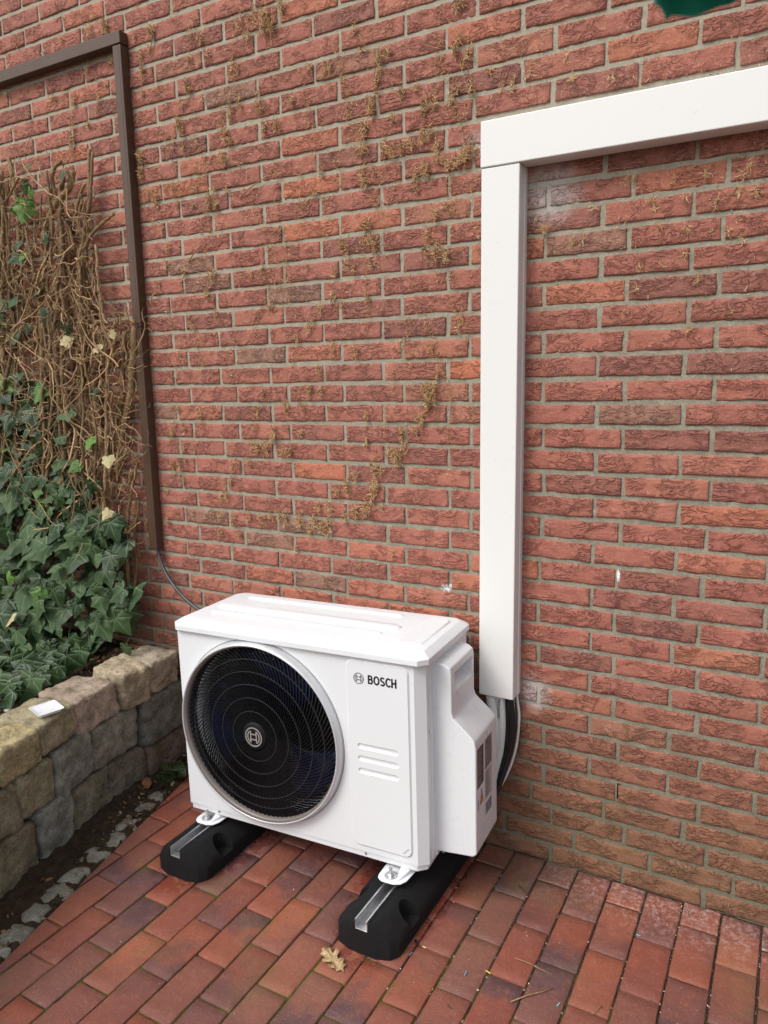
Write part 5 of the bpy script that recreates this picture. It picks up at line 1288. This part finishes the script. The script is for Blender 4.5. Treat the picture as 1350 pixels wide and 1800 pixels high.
lf = [(0, -.03), (.012, -.018), (.018, 0), (.012, .02), (0, .034), (-.012, .02), (-.017, 0), (-.012, -.018)]
lobed('dead_leaf', lf, (-.085, -.275, .018), (.3, .2, .9), (.40, .20, .10), M_DEAD, 'curled reddish brown dead leaf at the foot of the stone wall', 'leaf')
# green sprig behind the casing at the foot of the stones
sprig = tag(empty('ivy_sprig', (-.01, -.19, .0)), 'small green ivy sprig growing at the paver corner beside the unit', 'plant')
for i in range(11):
    o = link('leaf', r.choice(LM), None, sprig); s_ = r.uniform(.030, .048)
    o.location = (r.uniform(-.045, .030), r.uniform(-.07, .06), r.uniform(.018, .075)); o.scale = (s_,) * 3; o.rotation_euler = (r.uniform(.2, 1.1), r.uniform(-.5, .5), r.uniform(-1.2, 1.2) + math.pi)
b = MB()
for i in range(5): b.tube([(r.uniform(-.02, .01), r.uniform(-.03, .03), 0), (r.uniform(-.03, .02), r.uniform(-.04, .04), .03), (r.uniform(-.04, .03), r.uniform(-.05, .05), .06)], .0012, 4, (.12, .14, .05))
b.obj('stem', M_FIBRE, sprig)
# leaf litter on the bed and the soil strip
b = MB(); r = random.Random(5)
def chip(p, s_, col):
    a = r.uniform(0, 6.3); n_ = Vector((r.gauss(0, .5), r.gauss(0, .5), 1)).normalized(); t = Vector((math.cos(a), math.sin(a), 0)); t = (t - n_ * t.dot(n_)).normalized(); u = n_.cross(t)
    L = s_; W2 = s_ * r.uniform(.3, .6); c = Vector(p)
    b.add([c - t*L, c - t*L*.3 + u*W2 + n_*s_*.15, c + t*L*.5 + u*W2*.8, c + t*L + n_*s_*.2, c + t*L*.4 - u*W2 + n_*s_*.1, c - t*L*.4 - u*W2*.9], [(0, 1, 2, 3), (0, 3, 4, 5)], col)
for _ in range(900):
    s_ = r.uniform(-.38, 1.1); off = .15 + abs(r.gauss(0, .16)); p, _n = SP(s_, off)
    if p.y > -.02: continue
    k = r.uniform(.5, 1.2); col = r.choice([(.20*k, .125*k, .07*k), (.28*k, .19*k, .11*k), (.13*k, .085*k, .055*k), (.30*k, .16*k, .08*k)])
    chip((p.x, p.y, bed(p.x, p.y) + r.uniform(.002, .014)), r.uniform(.005, .019), col)
for _ in range(420):
    y = r.uniform(-1.3, -.02); d_ = r.uniform(.005, .13); x = edge_x(y) - d_; k = r.uniform(.4, 1.1); back_ = 1 if y > -.5 else .35
    if r.random() > back_: continue
    chip((x, y, strip(x, y) + .003), r.uniform(.003, .014), r.choice([(.30*k, .17*k, .08*k), (.20*k, .12*k, .06*k), (.45*k, .36*k, .22*k)]))
for _ in range(260):
    x, y = r.uniform(.0, 2.1), r.uniform(-1.1, -.0)
    if x < edge_x(y) + .01: continue
    k = r.uniform(.8, 1.2); chip((x, y, .0020), r.uniform(.0010, .0032), r.choice([(.70*k, .62*k, .5*k), (.62*k, .50*k, .34*k), (.10, .07, .05), (.75, .72, .68)]))
for _ in range(260):
    x = r.uniform(1.15, 2.1); x = 1.9484 - .0998 * round((1.9484 - x) / .0998) + r.uniform(-.003, .003); y = r.uniform(-.7, -.02)
    chip((x, y, -.0015), r.uniform(.0012, .0034), r.choice([(.72, .66, .58), (.5, .42, .30), (.30, .22, .14)]))
tag(b.obj('leaf_litter', M_DEAD, fix=False), 'brown leaf litter and pale crumbs scattered over soil and paving', 'litter', kind='stuff')
# grass-like fibres in the bed near the wall
def twig_ground(p0, p1, rad, label, col=(.42, .27, .13)):
    a = Vector(p0); d = Vector(p1) - a; b = MB(); b.tube([Vector((0, 0, 0)), d * .35 + Vector((0, .002, .001)), d * .7 + Vector((.002, 0, 0)), d], [rad, rad, rad * .8, rad * .5], 5, col)
    tag(b.obj('twig', M_FIBRE, smooth=True, loc=a), label, 'twig')
twig_ground((1.396, -.430, .004), (1.495, -.438, .004), .0014, 'straight pale twig on the pavers, the upper of two')
twig_ground((1.432, -.566, .004), (1.511, -.474, .004), .0016, 'longer pale twig on the pavers, below the other straight one')
twig_ground((1.445, .0 - .006, .008), (1.512, -.036, .003), .0012, 'thin dark twig sticking out from the foot of the brick wall', (.16, .09, .05))
twig_ground((1.313, -.160, .004), (1.351, -.188, .004), .0014, 'short dark twig on stained pavers beside the wall corner', (.12, .06, .03))
twig_ground((1.627, -.477, .004), (1.610, -.512, .004), .0013, 'crooked short twig lying over a paver joint near the front', (.36, .24, .12))
def offcut(x, y, z, a, L, col, nm, label):
    b = MB(); b.tube([(-L/2*math.cos(a), -L/2*math.sin(a), 0), (L/2*math.cos(a), L/2*math.sin(a), 0)], .0013, 7); tag(b.obj('wire_offcut', mat_flat(nm, col), loc=(x, y, z)), label, 'wire offcut')
offcut(1.151, -.541, .0025, 1.4, .012, (.14, .28, .40), 'blue_grey', 'short grey blue wire offcut beside the right rubber foot')
offcut(1.302, -.534, .0025, 1.6, .014, (.13, .42, .66), 'light_blue', 'light blue wire offcut in the middle of a paver')
offcut(1.351, -.504, .0025, -.3, .014, (.75, .62, .06), 'yellow', 'yellow wire offcut lying on a paver joint, the right one')
offcut(1.172, -.504, .0025, -.1, .010, (.80, .66, .10), 'yellow_pale', 'yellow wire offcut nearest the right rubber foot')
offcut(1.660, -.199, .0025, .0, .011, (.10, .50, .52), 'turquoise', 'turquoise wire offcut on the joint near the brick wall')
offcut(1.534, -.518, .0020, 1.3, .012, (.20, .62, .70), 'pale_turquoise', 'pale turquoise wire offcut in a joint near the front')
offcut(1.307, -.646, .0022, -.5, .015, (.03, .03, .03), 'black_wire', 'black sliver lying flat on a paver in front')
b = MB(); b.cyl((0, 0, 0), .0042, .006, 12); b.cyl((0, 0, .006), .0030, .010, 10)
tag(b.obj('rubber_plug', M_BCABLE, loc=(1.143, -.496, .004), rot=(math.radians(70), .3, .6)), 'small black plug touching the side of the right rubber foot', 'plug')
# round pebble on the bed
bm = bmesh.new(); bmesh.ops.create_icosphere(bm, subdivisions=3, radius=.012)
for v in bm.verts: v.co = Vector((v.co.x * 1.2, v.co.y, v.co.z * .7)) + v.co * noise.noise(v.co * 60) * .25
me = bpy.data.meshes.new('pebble'); bm.to_mesh(me); bm.free(); me.shade_smooth()
pc = at_z(13, 1243, .415); tag(link('pebble', me, m_plain('pale_pebble', (.45, .42, .38), .6), None, (pc.x, pc.y, bed(pc.x, pc.y) + .010)), 'pale round pebble lying in leaf litter behind the wall stones', 'pebble')

# ================================================================== TEAL PARASOL, folded, hanging near the camera
par = tag(empty('parasol', (1.862, -1.45, 0)), 'folded teal green parasol, only the tip of its cloth hangs into view', 'parasol')
b = MB(); nf = 60; nz_ = 26
for j in range(nz_ + 1):
    t = j / nz_
    for k in range(nf):
        a = 2 * math.pi * k / nf; fold = math.cos(a * 8 + .2) 
        tip = max(0, math.cos((a - math.radians(226)) * .5)) ** 90
        zlow = 1.7285 + .0022 * fold - .011 * tip + .05 * max(0, -math.cos(a) - .80) + .006 * (1 + math.cos(a)) ** .5 * (1 if math.cos(a) > -.75 else 0)
        z = zlow + (2.9 - zlow) * t; rr = (.036 + .003 * fold) * (1 - t * .55) * (1 + .14 * math.sin(t * 9))
        rr *= 1 + .06 * noise.noise(Vector((a * 2, t * 6, 0)))
        b.v.append((rr * math.cos(a), rr * math.sin(a), z))
b.f = [(j*nf+k, j*nf+(k+1) % nf, (j+1)*nf+(k+1) % nf, (j+1)*nf+k) for j in range(nz_) for k in range(nf)]
o = b.obj('canopy', M_TEAL, par, smooth=True); m = o.modifiers.new('s', 'SOLIDIFY'); m.thickness = .0015
b = MB(); b.tube([(0, 0, 1.86), (0, 0, 3.0)], .012, 10); b.tube([(0, 0, 3.0), (1.3, .2, 3.05), (2.2, .3, 2.9)], .022, 10); b.obj('arm', M_ZINC, par, smooth=True)
b = MB(); b.tube([(2.2, .3, 0), (2.2, .3, 2.95)], .030, 14); b.cyl((2.2, .3, 0), .30, .06, 28); b.obj('mast', M_ZINC, par)
